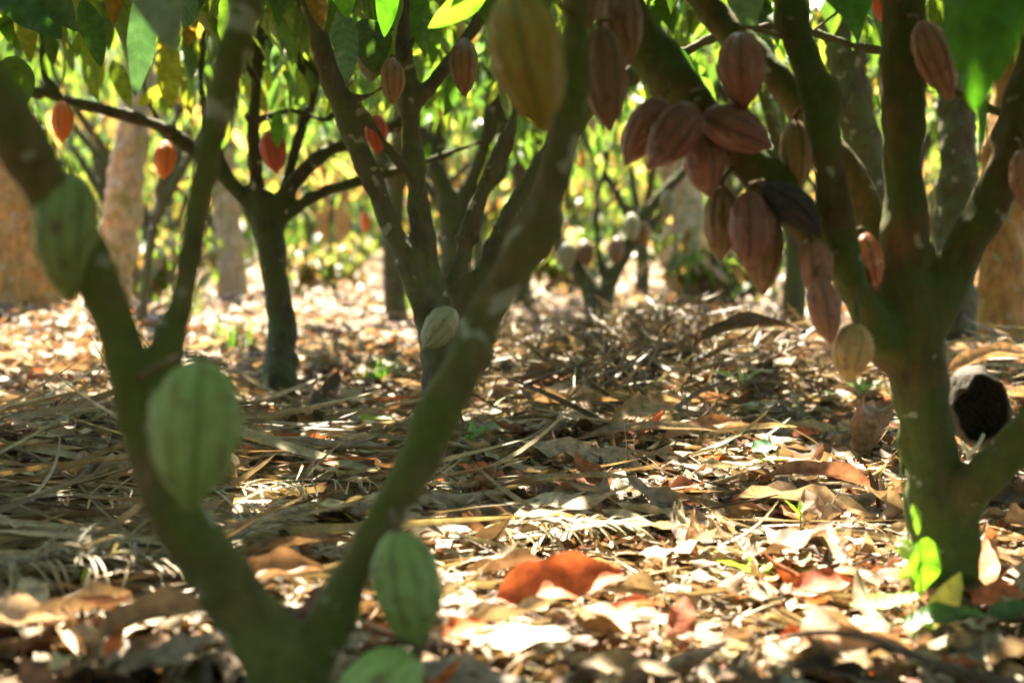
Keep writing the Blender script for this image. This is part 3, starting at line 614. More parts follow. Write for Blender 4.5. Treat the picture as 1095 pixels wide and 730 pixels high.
# plain big trunks behind
def big_trunk(pts, d, mat, label, name='shade_tree', key=None):
    l = L_(d, *pts); b = l[0][0]
    r = empty(name, (b.x, b.y, ghf(b.x, b.y)), label, 'tree'); organic(r, [l], M[mat], max(.015, .0026*d), amp=.012)
    return r
bg_tr = [
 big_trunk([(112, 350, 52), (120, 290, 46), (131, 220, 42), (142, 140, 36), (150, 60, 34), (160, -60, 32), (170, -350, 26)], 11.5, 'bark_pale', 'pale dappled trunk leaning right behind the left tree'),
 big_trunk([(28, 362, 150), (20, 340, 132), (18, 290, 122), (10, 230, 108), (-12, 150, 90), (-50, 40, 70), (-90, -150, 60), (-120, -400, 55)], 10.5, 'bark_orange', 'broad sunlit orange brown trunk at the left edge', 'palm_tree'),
 big_trunk([(962, 395, 56), (950, 300, 50), (935, 215, 46), (915, 120, 42), (898, 40, 38), (885, -60, 34), (870, -300, 26)], 7.2, 'bark_mid', 'mottled trunk leaning left behind the right tree'),
 big_trunk([(1018, 390, 56), (1020, 300, 46), (1022, 200, 40), (1024, 100, 38), (1022, 0, 36), (1020, -300, 30)], 7.4, 'bark_mid', 'straight mossy trunk seen just right of the right tree'),
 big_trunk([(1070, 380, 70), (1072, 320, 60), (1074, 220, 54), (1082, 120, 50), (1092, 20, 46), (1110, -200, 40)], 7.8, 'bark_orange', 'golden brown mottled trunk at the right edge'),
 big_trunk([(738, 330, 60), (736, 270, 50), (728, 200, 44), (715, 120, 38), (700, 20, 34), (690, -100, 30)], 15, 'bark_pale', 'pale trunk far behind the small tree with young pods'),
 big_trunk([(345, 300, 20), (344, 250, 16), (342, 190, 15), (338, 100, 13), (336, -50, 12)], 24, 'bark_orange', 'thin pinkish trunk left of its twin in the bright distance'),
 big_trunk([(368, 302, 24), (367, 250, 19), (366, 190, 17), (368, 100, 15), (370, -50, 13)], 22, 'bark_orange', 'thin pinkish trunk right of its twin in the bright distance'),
 big_trunk([(150, 345, 14), (158, 280, 12), (172, 200, 10), (190, 120, 9), (205, 60, 8)], 9, 'bark_mid', 'thin sapling stem leaning right behind the left tree', 'sapling'),
 big_trunk([(250, 330, 34), (246, 270, 30), (240, 200, 28), (236, 100, 26), (230, -50, 22)], 16, 'bark_pale', 'grey brown trunk behind the orange pod tree'),
 big_trunk([(420, 330, 22), (416, 250, 20), (405, 150, 18), (400, 0, 16)], 18, 'bark_mid', 'dim upright trunk between the centre stems in the distance'),
]

# ------------------------------------------------------------------ living crowns
LG = [(.065, .13, .022), (.10, .17, .025), (.045, .10, .022), (.15, .19, .03), (.05, .11, .05), (.20, .13, .03)]
LW = [5, 5, 3, 3, 1.2, .4]
def leaves_at(C, lmin=.16, lmax=.30, nu=6, nv=3, pal=LG, w=LW, droop=.9):
    n = len(C); th = RNG.uniform(0, 2*PI, n)
    ax = unit(np.stack([np.cos(th), np.sin(th), -droop*RNG.uniform(.4, 2.6, n)], -1))
    nm = perp(ax, np.stack([np.cos(th)*.6, np.sin(th)*.6, np.ones(n)], -1)+RNG.normal(0, .35, (n, 3)))
    L = RNG.uniform(lmin, lmax, n)
    return leaf_batch(C-ax*L[:, None]*.5, ax, nm, L, L*RNG.uniform(.30, .42, n), nu, nv, RNG.normal(.5, .35, n), RNG.normal(.35, .25, n), pick(pal, w, n, .3), RNG.normal(0, .3, n))
def in_view_clear(C, boxes):
    """keep the crowns out of the clear space the photo looks through: true for points inside it"""
    rel = C-np.array(CAM); d = rel[:, 1]*math.cos(PITCH)-rel[:, 2]*math.sin(PITCH); zz = rel[:, 2]*math.cos(PITCH)+rel[:, 1]*math.sin(PITCH)
    px = 547.5+rel[:, 0]/np.maximum(d, .01)*F; py = 365-zz/np.maximum(d, .01)*F
    bad = np.zeros(len(C), bool)
    for (d0, d1, ylim) in boxes: bad |= (d > d0) & (d < d1) & (py > ylim) & (px > -120) & (px < 1220)
    return bad
CLEAR = [(.2, 3.6, -110), (3.6, 4.6, 0), (4.6, 5.6, 40), (5.6, 8, 105), (8, 12, 170), (12, 60, 265)]
def canopy(root, cx, cy, rx, ry, z0, z1, ncl, per, pal=LG):
    u = RNG.uniform(-1, 1, (ncl*2, 2)); u = u[(u**2).sum(1) < 1][:ncl]; n = len(u)
    c = np.stack([cx+u[:, 0]*rx, cy+u[:, 1]*ry, RNG.uniform(z0, z1, n)], -1)
    C = np.repeat(c, per, 0)+RNG.normal(0, 1, (n*per, 3))*np.array([.16, .16, .12])
    C = C[~in_gap(C) & ~in_view_clear(C, CLEAR)]
    b = leaves_at(C)
    mesh_np('crown', b[0], b[1], M['live'], root, origin=np.array(root.location), col=b[2], luv=b[3])
canopy(tree1, -.6, 1.6, 2.4, 2.4, 1.9, 3.4, 300, 12)
canopy(tree2, 1.6, 3.0, 2.3, 2.5, 1.9, 3.6, 320, 12)
canopy(tree3, -1.3, 6.5, 2.1, 2.0, 1.35, 3.6, 320, 11)
canopy(tree4, -.1, 4.9, 1.9, 1.9, 1.45, 3.5, 300, 11)
canopy(tree5, -.3, 9.2, 1.9, 1.7, 1.5, 3.8, 150, 9)
canopy(tree6, .8, 11.2, 1.6, 1.5, 1.3, 3.6, 100, 9)
canopy(bg_tr[2], 2.3, 6.9, 1.7, 1.9, 1.6, 4.2, 170, 9)
canopy(bg_tr[3], 3.4, 8.2, 1.8, 1.9, 1.5, 4.4, 150, 9)

# ------------------------------------------------------------------ cocoa trees in the rows behind (four kinds, copied)
def make_bg(seed, H, ncl, per, bright=LG, w=LW, barkm='bark_dark', low=.95):
    rs = np.random.default_rng(seed); lst = []; tips = []
    hj = rs.uniform(.7, 1.1); lst.append(([(0, 0, -.1), (.03, .02, hj*.5), (0, 0, hj)], [.10, .075, .07], 9))
    nb = rs.integers(4, 6)
    for k in range(nb):
        a = 2*PI*k/nb+rs.uniform(-.4, .4); sp = rs.uniform(.5, 1.1); dx, dy = math.cos(a)*sp, math.sin(a)*sp
        pts = [np.array([0, 0, hj-.05]), np.array([dx*.5, dy*.5, hj+.55]), np.array([dx*1.1, dy*1.1, hj+1.2]), np.array([dx*1.5, dy*1.5, H*.8])]
        lst.append((pts, [.06, .045, .035, .015], 7))
        for q in range(4):
            s = pts[1+q % 3]; e = s+np.array([rs.uniform(-.7, .7), rs.uniform(-.7, .7), rs.uniform(.1, .7)]); lst.append(([s, (s+e)/2+rs.normal(0, .05, 3), e], [.02, .014, .005], 5)); tips.append(e)
        tips += [pts[3], pts[2]]
    V, Fq = join_tubes(lst)
    c = np.array([tips[i] for i in rs.integers(0, len(tips), ncl)])+rs.normal(0, .38, (ncl, 3)); c[:, 2] = np.maximum(c[:, 2], low)
    C = np.repeat(c, per, 0)+rs.normal(0, .15, (ncl*per, 3)); b = leaves_at(C, .15, .36, 5, 3, pal=bright, w=w)
    dead = np.repeat((C[:, 2] < 1.75) & (rs.uniform(0, 1, len(C)) < .62), 15); br = np.repeat(pick([(.24, .15, .07), (.34, .24, .12), (.14, .08, .04), (.20, .20, .06)], [3, 3, 2, 2], len(C)), 15, 0)
    b = (b[0], b[1], np.where(dead[:, None], br, b[2]), b[3])
    return (V, Fq, M[barkm]), b
YG = [(.09, .16, .035), (.14, .20, .05), (.06, .12, .03), (.22, .21, .08)]
protos = []
for (sd, H, ncl, per, pal, w, bm, low) in [(1, 3.6, 75, 9, LG, LW, 'bark_dark', 1.0), (2, 4.1, 85, 9, YG, [4, 3, 3, 1], 'bark_mid', .9), (3, 3.3, 65, 9, YG, [3, 4, 2, 1.5], 'bark_dark', .8), (4, 4.2, 45, 8, LG, LW, 'bark_dark', 1.35)]:
    protos.append(make_bg(sd, H, ncl, per, pal, w, bm, low))
roots = []
BGLAB = ['bushy dark green cocoa tree in the rows far behind', 'tall yellow green cocoa tree in the rows far behind', 'low bright yellow cocoa tree in the rows far behind', 'tall open cocoa tree in the rows far behind']
protos.append(make_bg(9, 3.0, 150, 10, LG, LW, 'bark_dark', .35))  # extra dense kind, added out of view to block sky light
BGLAB.append('low dense cocoa tree added out of view to block sky light')
def place_bg(kind, x, y, rz, s):
    loc = Vector((x, y, ghf(x, y)-.02))
    if roots and any(k == kind for k, _ in roots):
        src = [r for k, r in roots if k == kind][0]; r = src.copy(); COL.objects.link(r); r.location = loc
        for ch in src.children:
            c = ch.copy(); COL.objects.link(c); c.parent = r
    else:
        (V, Fq, bm), b = protos[kind]
        r = empty('cocoa_tree', (0, 0, 0), BGLAB[kind], 'tree', 'cocoa trees in the rows far behind (%s)' % ['dark', 'tall yellow', 'low yellow', 'open', 'added out of view to block sky light'][kind])
        mesh_np('trunk', V, Fq, bm, r); mesh_np('crown', b[0], b[1], M['live'], r, col=b[2], luv=b[3]); r.location = loc
    r.rotation_euler = (0, 0, rz); r.scale = (s, s, s); roots.append((kind, r)); return r
rr = random.Random(5)
for (y, n, sx) in [(16.5, 6, 2.8), (20, 7, 2.9), (24, 8, 3.0), (28.5, 10, 3.0), (33.5, 11, 3.1), (39, 13, 3.2)]:
    for i in range(n):
        x = (i-(n-1)/2)*sx+rr.uniform(-.7, .7)+(1.2 if int(y) % 2 else 0)
        place_bg(rr.choice([0, 1, 1, 2, 2, 3]), x, y+rr.uniform(-.8, .8), rr.uniform(0, 6.3), rr.uniform(.85, 1.2))
for (x, y, z) in [(-.95, 11.8, 1.05), (2.0, 10.2, 1), (3.3, 12.2, 1.1), (.1, 14, 1.1)]:
    place_bg(3, x, y, rr.uniform(0, 6.3), z)
for (x, y) in [(-5.4, 8.0), (-5.2, 5), (4.8, 11.5), (5.4, 5.8), (5.6, 2.2), (-4.4, 1.5), (-2.8, -1.6), (0, -1.9), (-1.2, -3.2), (1.5, -3), (3, -1.8), (4.2, .6), (-3.9, 3.4), (4.6, 4.2), (0, -7.5), (-4, -7), (4, -7), (-6, -4.5), (6, -5), (5.5, -2.5), (-5.5, -2.5), (-1.8, -5), (2.2, -5.4)]:  # copies behind and beside the camera, mostly unseen, added to darken the foreground
    place_bg(rr.choice([0, 3]), x, y, rr.uniform(0, 6.3), rr.uniform(1.0, 1.15))

for (x, y) in [(-3.6, .2), (3.6, .2), (-2.9, -1.9), (-1, -2.2), (1, -2.1), (2.9, -1.8), (-4.4, 2.6), (4.6, 2.4), (-5, 4.8), (5.2, 4.6), (-4.5, -3.5), (4.5, -3.5), (0, -4.4), (-2.2, -4.2), (2.3, -4.3)]:  # unseen ring around the camera, added to cut the light from behind
    place_bg(4, x, y, rr.uniform(0, 6.3), rr.uniform(1.0, 1.2))

# low shrubs between the far trees
def shrub_proto(seed):
    rs = np.random.default_rng(seed); lst = []; tips = []
    for k in range(7):
        a = rs.uniform(0, 6.28); e = np.array([math.cos(a)*rs.uniform(.1, .5), math.sin(a)*rs.uniform(.1, .5), rs.uniform(.3, .7)]); lst.append(([(0, 0, -.05), e*.5+np.array([0, 0, .1]), e], [.015, .01, .004], 5)); tips.append(e)
    c = np.array([tips[i] for i in rs.integers(0, 7, 40)])*rs.uniform(.4, 1.1, (40, 1)); C = np.repeat(c, 8, 0)+rs.normal(0, .11, (320, 3)); C[:, 2] = np.abs(C[:, 2])+.05
    b = leaves_at(C, .12, .26, 5, 3, pal=[(.07, .12, .03), (.16, .11, .06), (.24, .18, .11), (.10, .14, .04)], w=[4, 3, 2, 3]); return join_tubes(lst), b
(sv, sf), sb = shrub_proto(3)
s0 = empty('shrub', (0, 0, 0), 'low brown green shrub on the sunlit floor between the far trees', 'shrub', 'low shrubs between the far trees')
mesh_np('stem', sv, sf, M['twig'], s0); mesh_np('foliage', sb[0], sb[1], M['live'], s0, col=sb[2], luv=sb[3])
first = True
for i in range(18):
    y = rr.uniform(13.5, 30); x = rr.uniform(-.40, .40)*y
    if first: r = s0; first = False
    else:
        r = s0.copy(); COL.objects.link(r)
        for ch in s0.children: q = ch.copy(); COL.objects.link(q); q.parent = r
    r.location = (x, y, ghf(x, y)); r.rotation_euler = (0, 0, rr.uniform(0, 6.3)); k = rr.uniform(.8, 1.5); r.scale = (k*1.2, k*1.2, k*.8)

# far wood that closes the view
def far_wood():
    n = 16000; y = RNG.uniform(44, 62, n); x = RNG.uniform(-1, 1, n)*(y*.52); z = RNG.uniform(0, 1, n)**1.1*11
    C = np.stack([x, y, z+.2], -1); b = leaves_at(C, .7, 1.3, 4, 3, pal=YG, w=[3, 3, 4, 1])
    tagit(mesh_np('distant_wood', b[0], b[1], M['live'], col=b[2], luv=b[3]), 'bright green wood closing the far end of the plantation', 'wood', None, 'stuff')
far_wood()

# ------------------------------------------------------------------ single leaves that hang into the picture
CD = np.array(CR @ Vector((0, 0, 1)))   # faces the photographer
def hang(px0, py0, px1, py1, d, wpx, color, root, mat='near', roll=.3, bend=.35, cup=.45, d1=None, twist=.2, label=None):
    a = P(px0, py0, d); b = P(px1, py1, d1 or d)
    o = bigleaf('leaf', None, None, a, b, wpx/F*d, M[mat], color, nrm=CD+np.array([0, 0, .25]), roll=roll, bend=bend, cup=cup, twist=twist, parent=root)
    # petiole to the branch
    if label: o['label'] = label
hang(176, -62, 190, 54, 2.25, 78, (.10, .15, .11), tree1, 'gloss', roll=-.25, bend=.9, cup=.25, d1=2.1, label='glossy silver blue leaf hanging into the top edge')
hang(152, -15, 144, 104, 3.0, 34, (.06, .13, .08), tree1, 'gloss', roll=.7)
hang(-10, -30, 66, 42, 3.4, 60, (.03, .075, .03), tree1, roll=.3)
hang(40, -30, 84, 34, 3.3, 40, (.03, .07, .03), tree1, roll=-.3)
hang(88, 0, 108, 72, 3.6, 30, (.04, .09, .025), tree1, roll=.5)
hang(18, 60, 5, 130, 3.6, 50, (.06, .10, .02), tree1, roll=.5)
hang(525, -22, 458, 30, 3.0, 34, (.13, .26, .04), tree4, roll=.8, label='bright green leaf with a pale lit edge at the top')
hang(902, -50, 914, 38, 2.5, 50, (.04, .13, .02), tree2, roll=.2)
hang(1045, -95, 1042, 118, 2.1, 92, (.05, .15, .015), tree2, roll=.15, bend=.2, label='large green leaf hanging in front of the right limbs')
hang(1082, -95, 1066, 88, 2.15, 70, (.05, .14, .015), tree2, roll=-.3, bend=.2)
hang(1040, 40, 1046, 178, 2.3, 22, (.06, .16, .02), tree2, roll=.8)
hang(790, -28, 800, 34, 2.75, 42, (.09, .16, .09), tree2, 'gloss', roll=.2, bend=.5)
hang(690, 40, 752, 102, 3.2, 36, (.03, .08, .025), tree2, roll=.3)
hang(365, 10, 371, 90, 3.8, 32, (.07, .14, .10), tree4, 'gloss', roll=.4)
hang(415, -32, 411, 40, 3.6, 28, (.06, .17, .02), tree4, roll=.3)
hang(360, -40, 372, 20, 3.7, 34, (.10, .24, .03), tree4, roll=.2)
hang(560, -20, 540, 25, 3.4, 40, (.07, .15, .06), tree4, 'gloss', roll=.2)
hang(296, 118, 297, 160, 6.0, 15, (.07, .16, .03), tree3, roll=.2)
hang(450, -10, 455, 60, 4.4, 30, (.05, .12, .03), tree4, roll=-.5)
hang(390, 20, 400, 78, 4.3, 50, (.035, .07, .03), tree4, roll=.5)
for k in range(26):
    px = rr.uniform(-20, 1110); py = rr.uniform(-35, 45); d = rr.uniform(3.8, 5.6); l = .22/d*F
    tr = tree3 if px < 350 else (tree4 if px < 640 else tree2)
    hang(px, py-l*.5, px+rr.uniform(-30, 30), py+l*.4, d, l*.36, pick(LG, LW, 1, .2)[0], tr, rr.choice(['near', 'live', 'gloss']), roll=rr.uniform(-.9, .9))

# ------------------------------------------------------------------ cocoa pods
def pod_mesh(L, W, seed, nt=44, na=60, neck=.0, tipw=1.0):
    rs = np.random.default_rng(seed)
    t = np.linspace(0, 1, nt); a = np.linspace(0, 2*PI, na, endpoint=False)
    s = np.sin(PI*np.clip(t, 0, 1)**.88)**.62*(1-.16*t); s[0] = .08; s[-1] = .0
    s = s*(1-.25*np.exp(-((t-.93)/.05)**2)*tipw)
    r = W/2*s/s.max(); T, A = np.meshgrid(t, a, indexing='ij')
    fur = np.exp(-(np.sin(5*A)/.30)**2); deep = np.where(np.cos(5*A) > 0, 1.0, .55)
    fade = np.sin(PI*T)**.35
    R = r[:, None]*(1-.16*fur*deep*fade)
    wart = np.array([[mn.noise(Vector((math.cos(aa)*2.6, math.sin(aa)*2.6, tt*7+seed*3.1))) for aa in a] for tt in t])
    wart2 = np.array([[mn.noise(Vector((math.cos(aa)*7, math.sin(aa)*7, tt*17+seed))) for aa in a] for tt in t])
    R = R*(1+.10*wart+.06*wart2*(1-.5*fur))*(1+.04*rs.uniform(-1, 1, R.shape)*0)
    bendx = rs.uniform(-.05, .05)*L*np.sin(PI*T)
    X = R*np.cos(A)+bendx; Y = R*np.sin(A)*rs.uniform(.93, 1.03); Z = -(T*L)
    V = np.stack([X, Y, Z], -1).reshape(-1, 3); i = np.arange(nt-1)[:, None]*na; j = np.arange(na)[None]; j2 = (j+1) % na
    Fq = np.stack([i+j, i+na+j, i+na+j2, i+j2], -1).reshape(-1, 4)
    ridge = (1-fur*deep).ravel(); return V, Fq, ridge
PODN = [0]
def pod(x0, y0, x1, y1, wpx, d, mat, tree, label, d1=None, group='cocoa pods hanging from the branches'):
    """top pixel, tip pixel, width in pixels, distance; hangs by a stalk from the nearest limb of its tree"""
    PODN[0] += 1; a = P(x0, y0, d); b = P(x1, y1, d1 or d); L = (b-a).length
    V, Fq, rg = pod_mesh(L, wpx/F*d, PODN[0])
    r = mesh_np('cocoa_pod', V, Fq, M[mat], ridge=rg); r.location = a
    q = (b-a).to_track_quat('-Z', 'Y'); r.rotation_mode = 'QUATERNION'; r.rotation_quaternion = q @ Matrix.Rotation(PODN[0]*1.3, 3, 'Z').to_quaternion()
    tagit(r, label, 'cocoa pod', group)
    pts, rad = SKEL[tree]; dd = np.linalg.norm(pts-np.array(a), axis=1)-rad; k = int(np.argmin(dd)); e = Vector(pts[k])
    inv = (Matrix.Translation(a) @ r.rotation_quaternion.to_matrix().to_4x4()).inverted()
    up = (a-b).normalized(); mid = a*.55+e*.45+up*.012
    tp = [inv @ (a-up*.004), inv @ (a+up*.008), inv @ mid, inv @ e]
    V2, F2 = join_tubes([([np.array(p) for p in tp], [.0055, .004, .0038, .005], 7)])
    s = mesh_np('stalk', V2, F2, M['stalk']); s.parent = r
    return r
pod(76, 184, 74, 322, 70, 1.82, 'pod_green', 't1', 'pale green pod hanging from the left limb near the left edge')
pod(214, 384, 203, 546, 95, 1.68, 'pod_green', 't1', 'largest green pod hanging below the fork of the left limbs')
pod(424, 566, 446, 694, 76, 1.86, 'pod_green', 't1', 'green pod hanging beside the base of the slanting near limb')
pod(445, 700, 352, 790, 82, 1.84, 'pod_green', 't1', 'green pod cut by the bottom edge beside the near fork')
pod(548, -12, 582, 142, 84, 1.85, 'pod_yellow', 't1', 'yellow green ripening pod at the top against the near limb')
pod(66, 108, 66, 153, 23, 6.3, 'pod_orange', 't3', 'leftmost orange pod on the long low branch')
pod(178, 150, 175, 192, 25, 6.3, 'pod_orange', 't3', 'orange pod under the long branch above the left fork')
pod(290, 138, 296, 186, 28, 6.2, 'pod_orange', 't3', 'orange pod above the trunk of the slender tree')
pod(402, 122, 404, 165, 25, 6.2, 'pod_orange', 't3', 'orange pod behind the slanting stem of the centre tree')
pod(244, -32, 252, 9, 26, 6.0, 'pod_orange', 't3', 'orange pod cut by the top edge beside the near limb')
pod(389, 226, 391, 250, 12, 9.0, 'pod_orange', 't5', 'tiny red pod low between the slender tree and the centre tree')
pod(486, 330, 452, 374, 36, 4.6, 'pod_grey', 't4', 'grey green pod sitting on the trunk of the centre tree')
pod(496, 40, 497, 104, 32, 4.6, 'pod_olive', 't4', 'brown pod hanging at the top of the centre tree')
pod(418, 62, 420, 112, 26, 4.6, 'pod_olive', 't4', 'olive pod half behind the upright stem of the centre tree')
pod(398, 30, 396, 88, 36, 4.65, 'pod_grey', 't4', 'dark rounded pod left of the upright stem of the centre tree')
pod(606, 258, 606, 292, 20, 11, 'pod_grey', 't6', 'grey young pod on the left fork of the small tree', group='young pods on the small tree')
pod(624, 256, 628, 286, 20, 11.1, 'pod_olive', 't6', 'olive young pod just right of the grey one on the small tree', group='young pods on the small tree')
pod(675, 228, 677, 258, 18, 11, 'pod_grey', 't6', 'pale young pod on the right fork of the small tree', group='young pods on the small tree')
pod(688, 236, 690, 266, 15, 11.1, 'pod_olive', 't6', 'brown young pod close behind the pale one on the small tree', group='young pods on the small tree')
pod(713, 203, 713, 236, 15, 11, 'pod_grey', 't6', 'highest young pod hanging clear on the small tree', group='young pods on the small tree')
pod(660, 253, 658, 284, 17, 11, 'pod_olive', 't6', 'dark young pod inside the fork of the small tree', group='young pods on the small tree')
g2 = 'reddish cocoa pods clustered on the right tree'
pod(793, 34, 796, 118, 54, 2.5, 'pod_red', 't2', 'fat brown pod hanging alone above the sideways pod', group=g2)
pod(750, 124, 826, 158, 48, 2.52, 'pod_red', 't2', 'pinkish pod lying sideways in the upper cluster', group=g2)
pod(744, 112, 694, 180, 50, 2.46, 'pod_red', 't2', 'brown pod slanting left in the front of the upper cluster', group=g2)
pod(710, 104, 668, 178, 40, 2.52, 'pod_red', 't2', 'leftmost slanting pod of the upper cluster', group=g2)
pod(752, 140, 757, 211, 44, 2.56, 'pod_red', 't2', 'red brown pod hanging straight under the sideways pod', group=g2)
pod(642, 28, 652, 142, 50, 2.35, 'pod_olive', 't2', 'dark olive pod with a tan tip beside the near limb', group=g2)
pod(620, -40, 622, 42, 42, 2.3, 'pod_red', 't2', 'reddish pod cut by the top edge beside the near limb', group=g2)
pod(664, -15, 672, 72, 44, 2.42, 'pod_olive', 't2', 'olive pod at the top right of the dark olive pod', group=g2)
pod(772, 198, 770, 280, 40, 2.6, 'pod_olive', 't2', 'leftmost pod of the lower cluster over the bright ground', group=g2)
pod(800, 204, 800, 292, 48, 2.5, 'pod_red', 't2', 'striped brown pod in front of the lower cluster', group=g2)
pod(818, 222, 815, 316, 46, 2.58, 'pod_olive', 't2', 'lowest olive pod of the lower cluster', group=g2)
pod(816, 198, 878, 250, 38, 2.5, 'pod_black', 't2', 'blackened pod lying aslant on the pod branch', group=g2)
pod(850, 128, 852, 204, 34, 2.62, 'pod_olive', 't2', 'brown pod half behind the brown front limb', group=g2)
pod(868, 252, 874, 328, 36, 2.52, 'pod_red', 't2', 'upper of two pink brown pods beside the front limb', group=g2)
pod(874, 294, 888, 368, 36, 2.48, 'pod_red', 't2', 'lower of two pink brown pods beside the front limb', group=g2)
pod(916, 345, 906, 410, 44, 2.5, 'pod_tan', 't2', 'yellow tan pod hanging where the front limb meets the trunk', group=g2)
pod(922, 248, 936, 312, 34, 2.62, 'pod_rot', 't2', 'rotting orange red pod inside the fork of the right tree', group=g2)
pod(984, 22, 1018, 108, 42, 2.6, 'pod_red', 't2', 'brown pod slanting behind the large hanging leaf', group=g2)
pod(1092, 160, 1098, 228, 34, 2.55, 'pod_red', 't2', 'pink brown pod cut by the right edge', group=g2)
pod(944, -14, 946, 26, 22, 4.0, 'pod_orange', 't4', 'orange pod at the top beside the upright limb of the right tree')
# split rotten husk between the trunk and the right foot limb: tan rind, black inside, white mould
def husk():
    c = np.array(P(1046, 436, 2.86)); r0 = .070
    root = empty('rotten_husk', Vector(c), 'black rotten pod husk with a tan rim wedged behind the right trunk', 'pod husk')
    na, nt_ = 40, 26; V = []
    X = np.array(CR @ Vector((1, 0, 0))); Y = np.array(CR @ Vector((0, 1, 0))); Z = CD
    def shell(scale, open_):
        out = []
        for i in range(nt_):
            for j in range(na):
                th = 2*PI*j/na; lim = open_+.20*math.sin(2*th+.6)+.08*math.sin(5*th)+.03*math.sin(13*th+1); ph = lim+(PI-lim)*i/(nt_-1)
                q = np.array([math.sin(ph)*math.cos(th)*.92, math.sin(ph)*math.sin(th)*1.18, math.cos(ph)*.8]); rr_ = r0*scale*(1+.10*mn.noise(Vector(q*3))+.05*mn.noise(Vector(q*9)))
                out.append(c+rr_*(X*(q[0]*.95+q[1]*-.25)+Y*(q[1]+q[0]*.2)+Z*q[2]))
        return out
    o1 = shell(1.0, .95); o2 = shell(.95, .955); V = np.array(o1+o2); n1 = nt_*na; Fq = []
    for i in range(nt_-1):
        for j in range(na):
            k = (j+1) % na; Fq += [(i*na+j, i*na+k, (i+1)*na+k, (i+1)*na+j), (n1+i*na+j, n1+(i+1)*na+j, n1+(i+1)*na+k, n1+i*na+k)]
    rim = [(j, n1+j, n1+(j+1) % na, (j+1) % na) for j in range(na)]
    inner = [f for f in Fq if f[0] >= n1]; outer = [f for f in Fq if f[0] < n1]+rim
    def sub(name, fs, mat):
        fs = np.array(fs); u, inv = np.unique(fs, return_inverse=True); mesh_np(name, V[u], inv.reshape(-1, 4), M[mat], root, origin=c, ridge=RNG.uniform(0, 1, len(u)))
    sub('rind', outer, 'pod_husk'); sub('lining', inner, 'husk_inside')
    pts = [P(1028, 472, 2.80), P(1036, 484, 2.79), P(1046, 476, 2.79), P(1052, 464, 2.80)]
    V2, F2 = join_tubes([([np.array(p) for p in pts], [.003, .006, .004, .003], 7), ([np.array(P(1036, 484, 2.79)), np.array(P(1034, 492, 2.79))], [.006, .002], 6)])
    mesh_np('mould', V2, F2, M['mould'], root, origin=c)
husk()

# ------------------------------------------------------------------ low living plants
def seedling(px, py, label, leaves, hgt=.08, col=(.14, .28, .05), name='seedling', cat='seedling'):
    c = G(px, py); z = ghf(c.x, c.y); root = empty(name, (c.x, c.y, z), label, cat); o = np.array([c.x, c.y, z])
    top = o+np.array([.01, 0, hgt]); V, Fq = join_tubes([([o, (o+top)/2+np.array([.006, 0, 0]), top], [.003, .0025, .002], 6)]); mesh_np('stem', V, Fq, M['stem'], root, origin=o)
    for (a, l, rise) in leaves:
        ax = np.array([math.cos(math.radians(a)), math.sin(math.radians(a)), rise]); ax /= np.linalg.norm(ax)
        bigleaf('leaf', None, None, top-np.array([0, 0, rr.uniform(0, hgt*.4)]), top+ax*l, l*.42, M['near'], pick([col], [1], 1, .2)[0], roll=rr.uniform(-.6, .6), parent=root, nu=10, nv=5)
seedling(802, 640, 'bright green seedling in front of the dry leaves right of the sun patch', [(170, .08, .2), (20, .07, .3), (100, .05, .6)], .05, (.22, .40, .06))
seedling(850, 600, 'thin yellow green seedling with small leaves at right', [(20, .04, .5), (160, .04, .6), (80, .03, 1)], .11, (.30, .38, .08))
seedling(745, 600, 'small green sprout above the sun patch', [(30, .04, .6), (150, .04, .4)], .04)
seedling(498, 495, 'small green seedling beside the trunk of the centre tree', [(10, .08, .4), (80, .07, .6), (150, .05, .4)], .08, (.12, .24, .06))
seedling(920, 440, 'feathery green seedling left of the right trunk', [(10, .08, .5), (80, .06, 1), (160, .08, .5), (250, .05, .6)], .07, (.16, .26, .08))
seedling(212, 560, 'small pale green shoot in the left fronds', [(100, .06, 1), (30, .05, .8), (170, .05, .2)], .05, (.20, .28, .08))
seedling(85, 650, 'yellow green sprout at lower left', [(100, .04, 1), (10, .03, .5)], .04, (.3, .38, .08))
seedling(790, 432, 'small pale green plant in front of the frond heap', [(170, .14, .3), (10, .10, .5), (90, .08, .6)], .08, (.3, .38, .16))
def tuft(px, py, n, h, label, col=(.10, .20, .04)):
    c = G(px, py); o = np.array([c.x, c.y, ghf(c.x, c.y)]); b0 = np.tile(o, (n, 1))+RNG.normal(0, .05, (n, 3))*np.array([1, 1, 0])
    th = RNG.uniform(0, 2*PI, n); ax = unit(np.stack([np.cos(th)*.5, np.sin(th)*.5, np.ones(n)], -1)); nm = perp(ax, np.stack([-np.cos(th), -np.sin(th), np.ones(n)*.3], -1)*-1)
    b = leaf_batch(b0, ax, nm, RNG.uniform(.6, 1.2, n)*h, np.full(n, .010), 8, 3, RNG.normal(1.1, .3, n), np.full(n, .6), pick([col], [1], n, .3))
    tagit(mesh_np('grass_tuft', b[0], b[1], M['near'], origin=o, col=b[2], luv=b[3]), label, 'grass tuft')
tuft(252, 385, 46, .22, 'green grass tuft left of the slender tree trunk')
tuft(408, 418, 40, .16, 'green grass tuft between the slender tree and the centre tree')
tuft(436, 335, 30, .3, 'grass tuft in the sun far behind the centre tree', (.22, .32, .06))
tuft(520, 330, 30, .3, 'sunlit green tuft far behind the near limb', (.25, .36, .08))
tuft(200, 340, 40, .3, 'dull grass tuft behind the left fork', (.16, .20, .05))
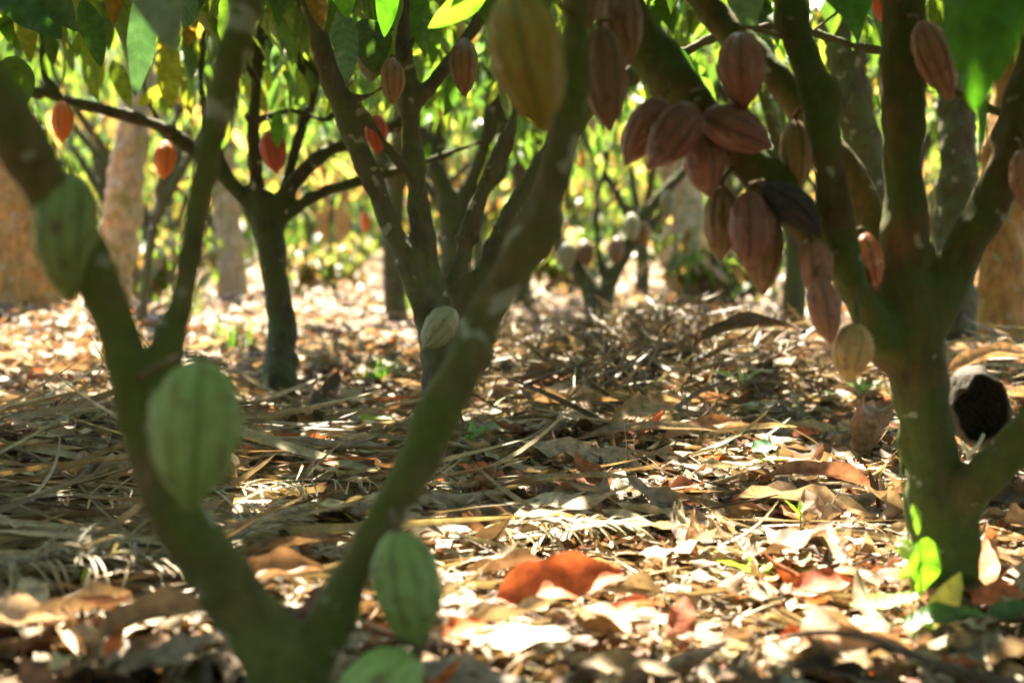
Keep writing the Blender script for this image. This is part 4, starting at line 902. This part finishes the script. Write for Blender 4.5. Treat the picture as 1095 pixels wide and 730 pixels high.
# vine on the right trunk
def vine():
    pts = [np.array(P(978, 655, 2.6)), np.array(P(974, 610, 2.58)), np.array(P(971, 570, 2.58)), np.array(P(966, 530, 2.6)), np.array(P(962, 480, 2.62))]
    root = empty('climbing_vine', Vector(pts[0]), 'slender vine with heart shaped bright leaves climbing the right trunk', 'vine')
    V, Fq = join_tubes([(pts, [.0035, .003, .003, .0025, .002], 6)]); mesh_np('stem', V, Fq, M['stem'], root, origin=pts[0])
    for (x0, y0, x1, y1, w, roll, c) in [(992, 574, 982, 634, 40, .25, (.16, .36, .03)), (976, 538, 981, 572, 16, .6, (.20, .36, .06)), (966, 575, 972, 600, 20, -.5, (.3, .44, .12)), (960, 618, 990, 600, 14, .4, (.3, .42, .12))]:
        bigleaf('leaf', None, None, P(x0, y0, 2.56), P(x1, y1, 2.54), w/F*2.56, M['near'], c, nrm=CD, roll=roll, bend=.3, cup=.3, parent=root, nu=12, nv=7)
vine()

# ------------------------------------------------------------------ light
w = bpy.data.worlds.new('World'); scn.world = w; w.use_nodes = True; nt = w.node_tree; nt.nodes.clear()
sky = nt.nodes.new('ShaderNodeTexSky'); sky.sky_type = 'NISHITA'; sky.sun_disc = False; sky.sun_elevation = SUN_EL; sky.sun_rotation = SUN_AZ
bg = nt.nodes.new('ShaderNodeBackground'); bg.inputs[1].default_value = .068; nt.links.new(sky.outputs[0], bg.inputs[0])
ow = nt.nodes.new('ShaderNodeOutputWorld'); nt.links.new(bg.outputs[0], ow.inputs[0])
ld = bpy.data.lights.new('sun', 'SUN'); ld.energy = 5.0; ld.angle = math.radians(.53); ld.color = (1, .88, .68)
lo = bpy.data.objects.new('sun', ld); COL.objects.link(lo); lo.rotation_euler = Vector(SD).to_track_quat('Z', 'Y').to_euler(); lo.location = (0, 0, 20)

scn.view_settings.view_transform = 'Standard'; scn.view_settings.look = 'None'; scn.view_settings.exposure = 3.25; scn.view_settings.gamma = 1
scn.render.engine = 'CYCLES'; c = scn.cycles
c.use_denoising = True
try: c.denoiser = 'OPENIMAGEDENOISE'
except Exception: pass
c.use_adaptive_sampling = True; c.adaptive_threshold = .03
c.max_bounces = 6; c.diffuse_bounces = 3; c.glossy_bounces = 2; c.transmission_bounces = 6; c.transparent_max_bounces = 4
c.sample_clamp_indirect = 6; c.caustics_reflective = False; c.caustics_refractive = False
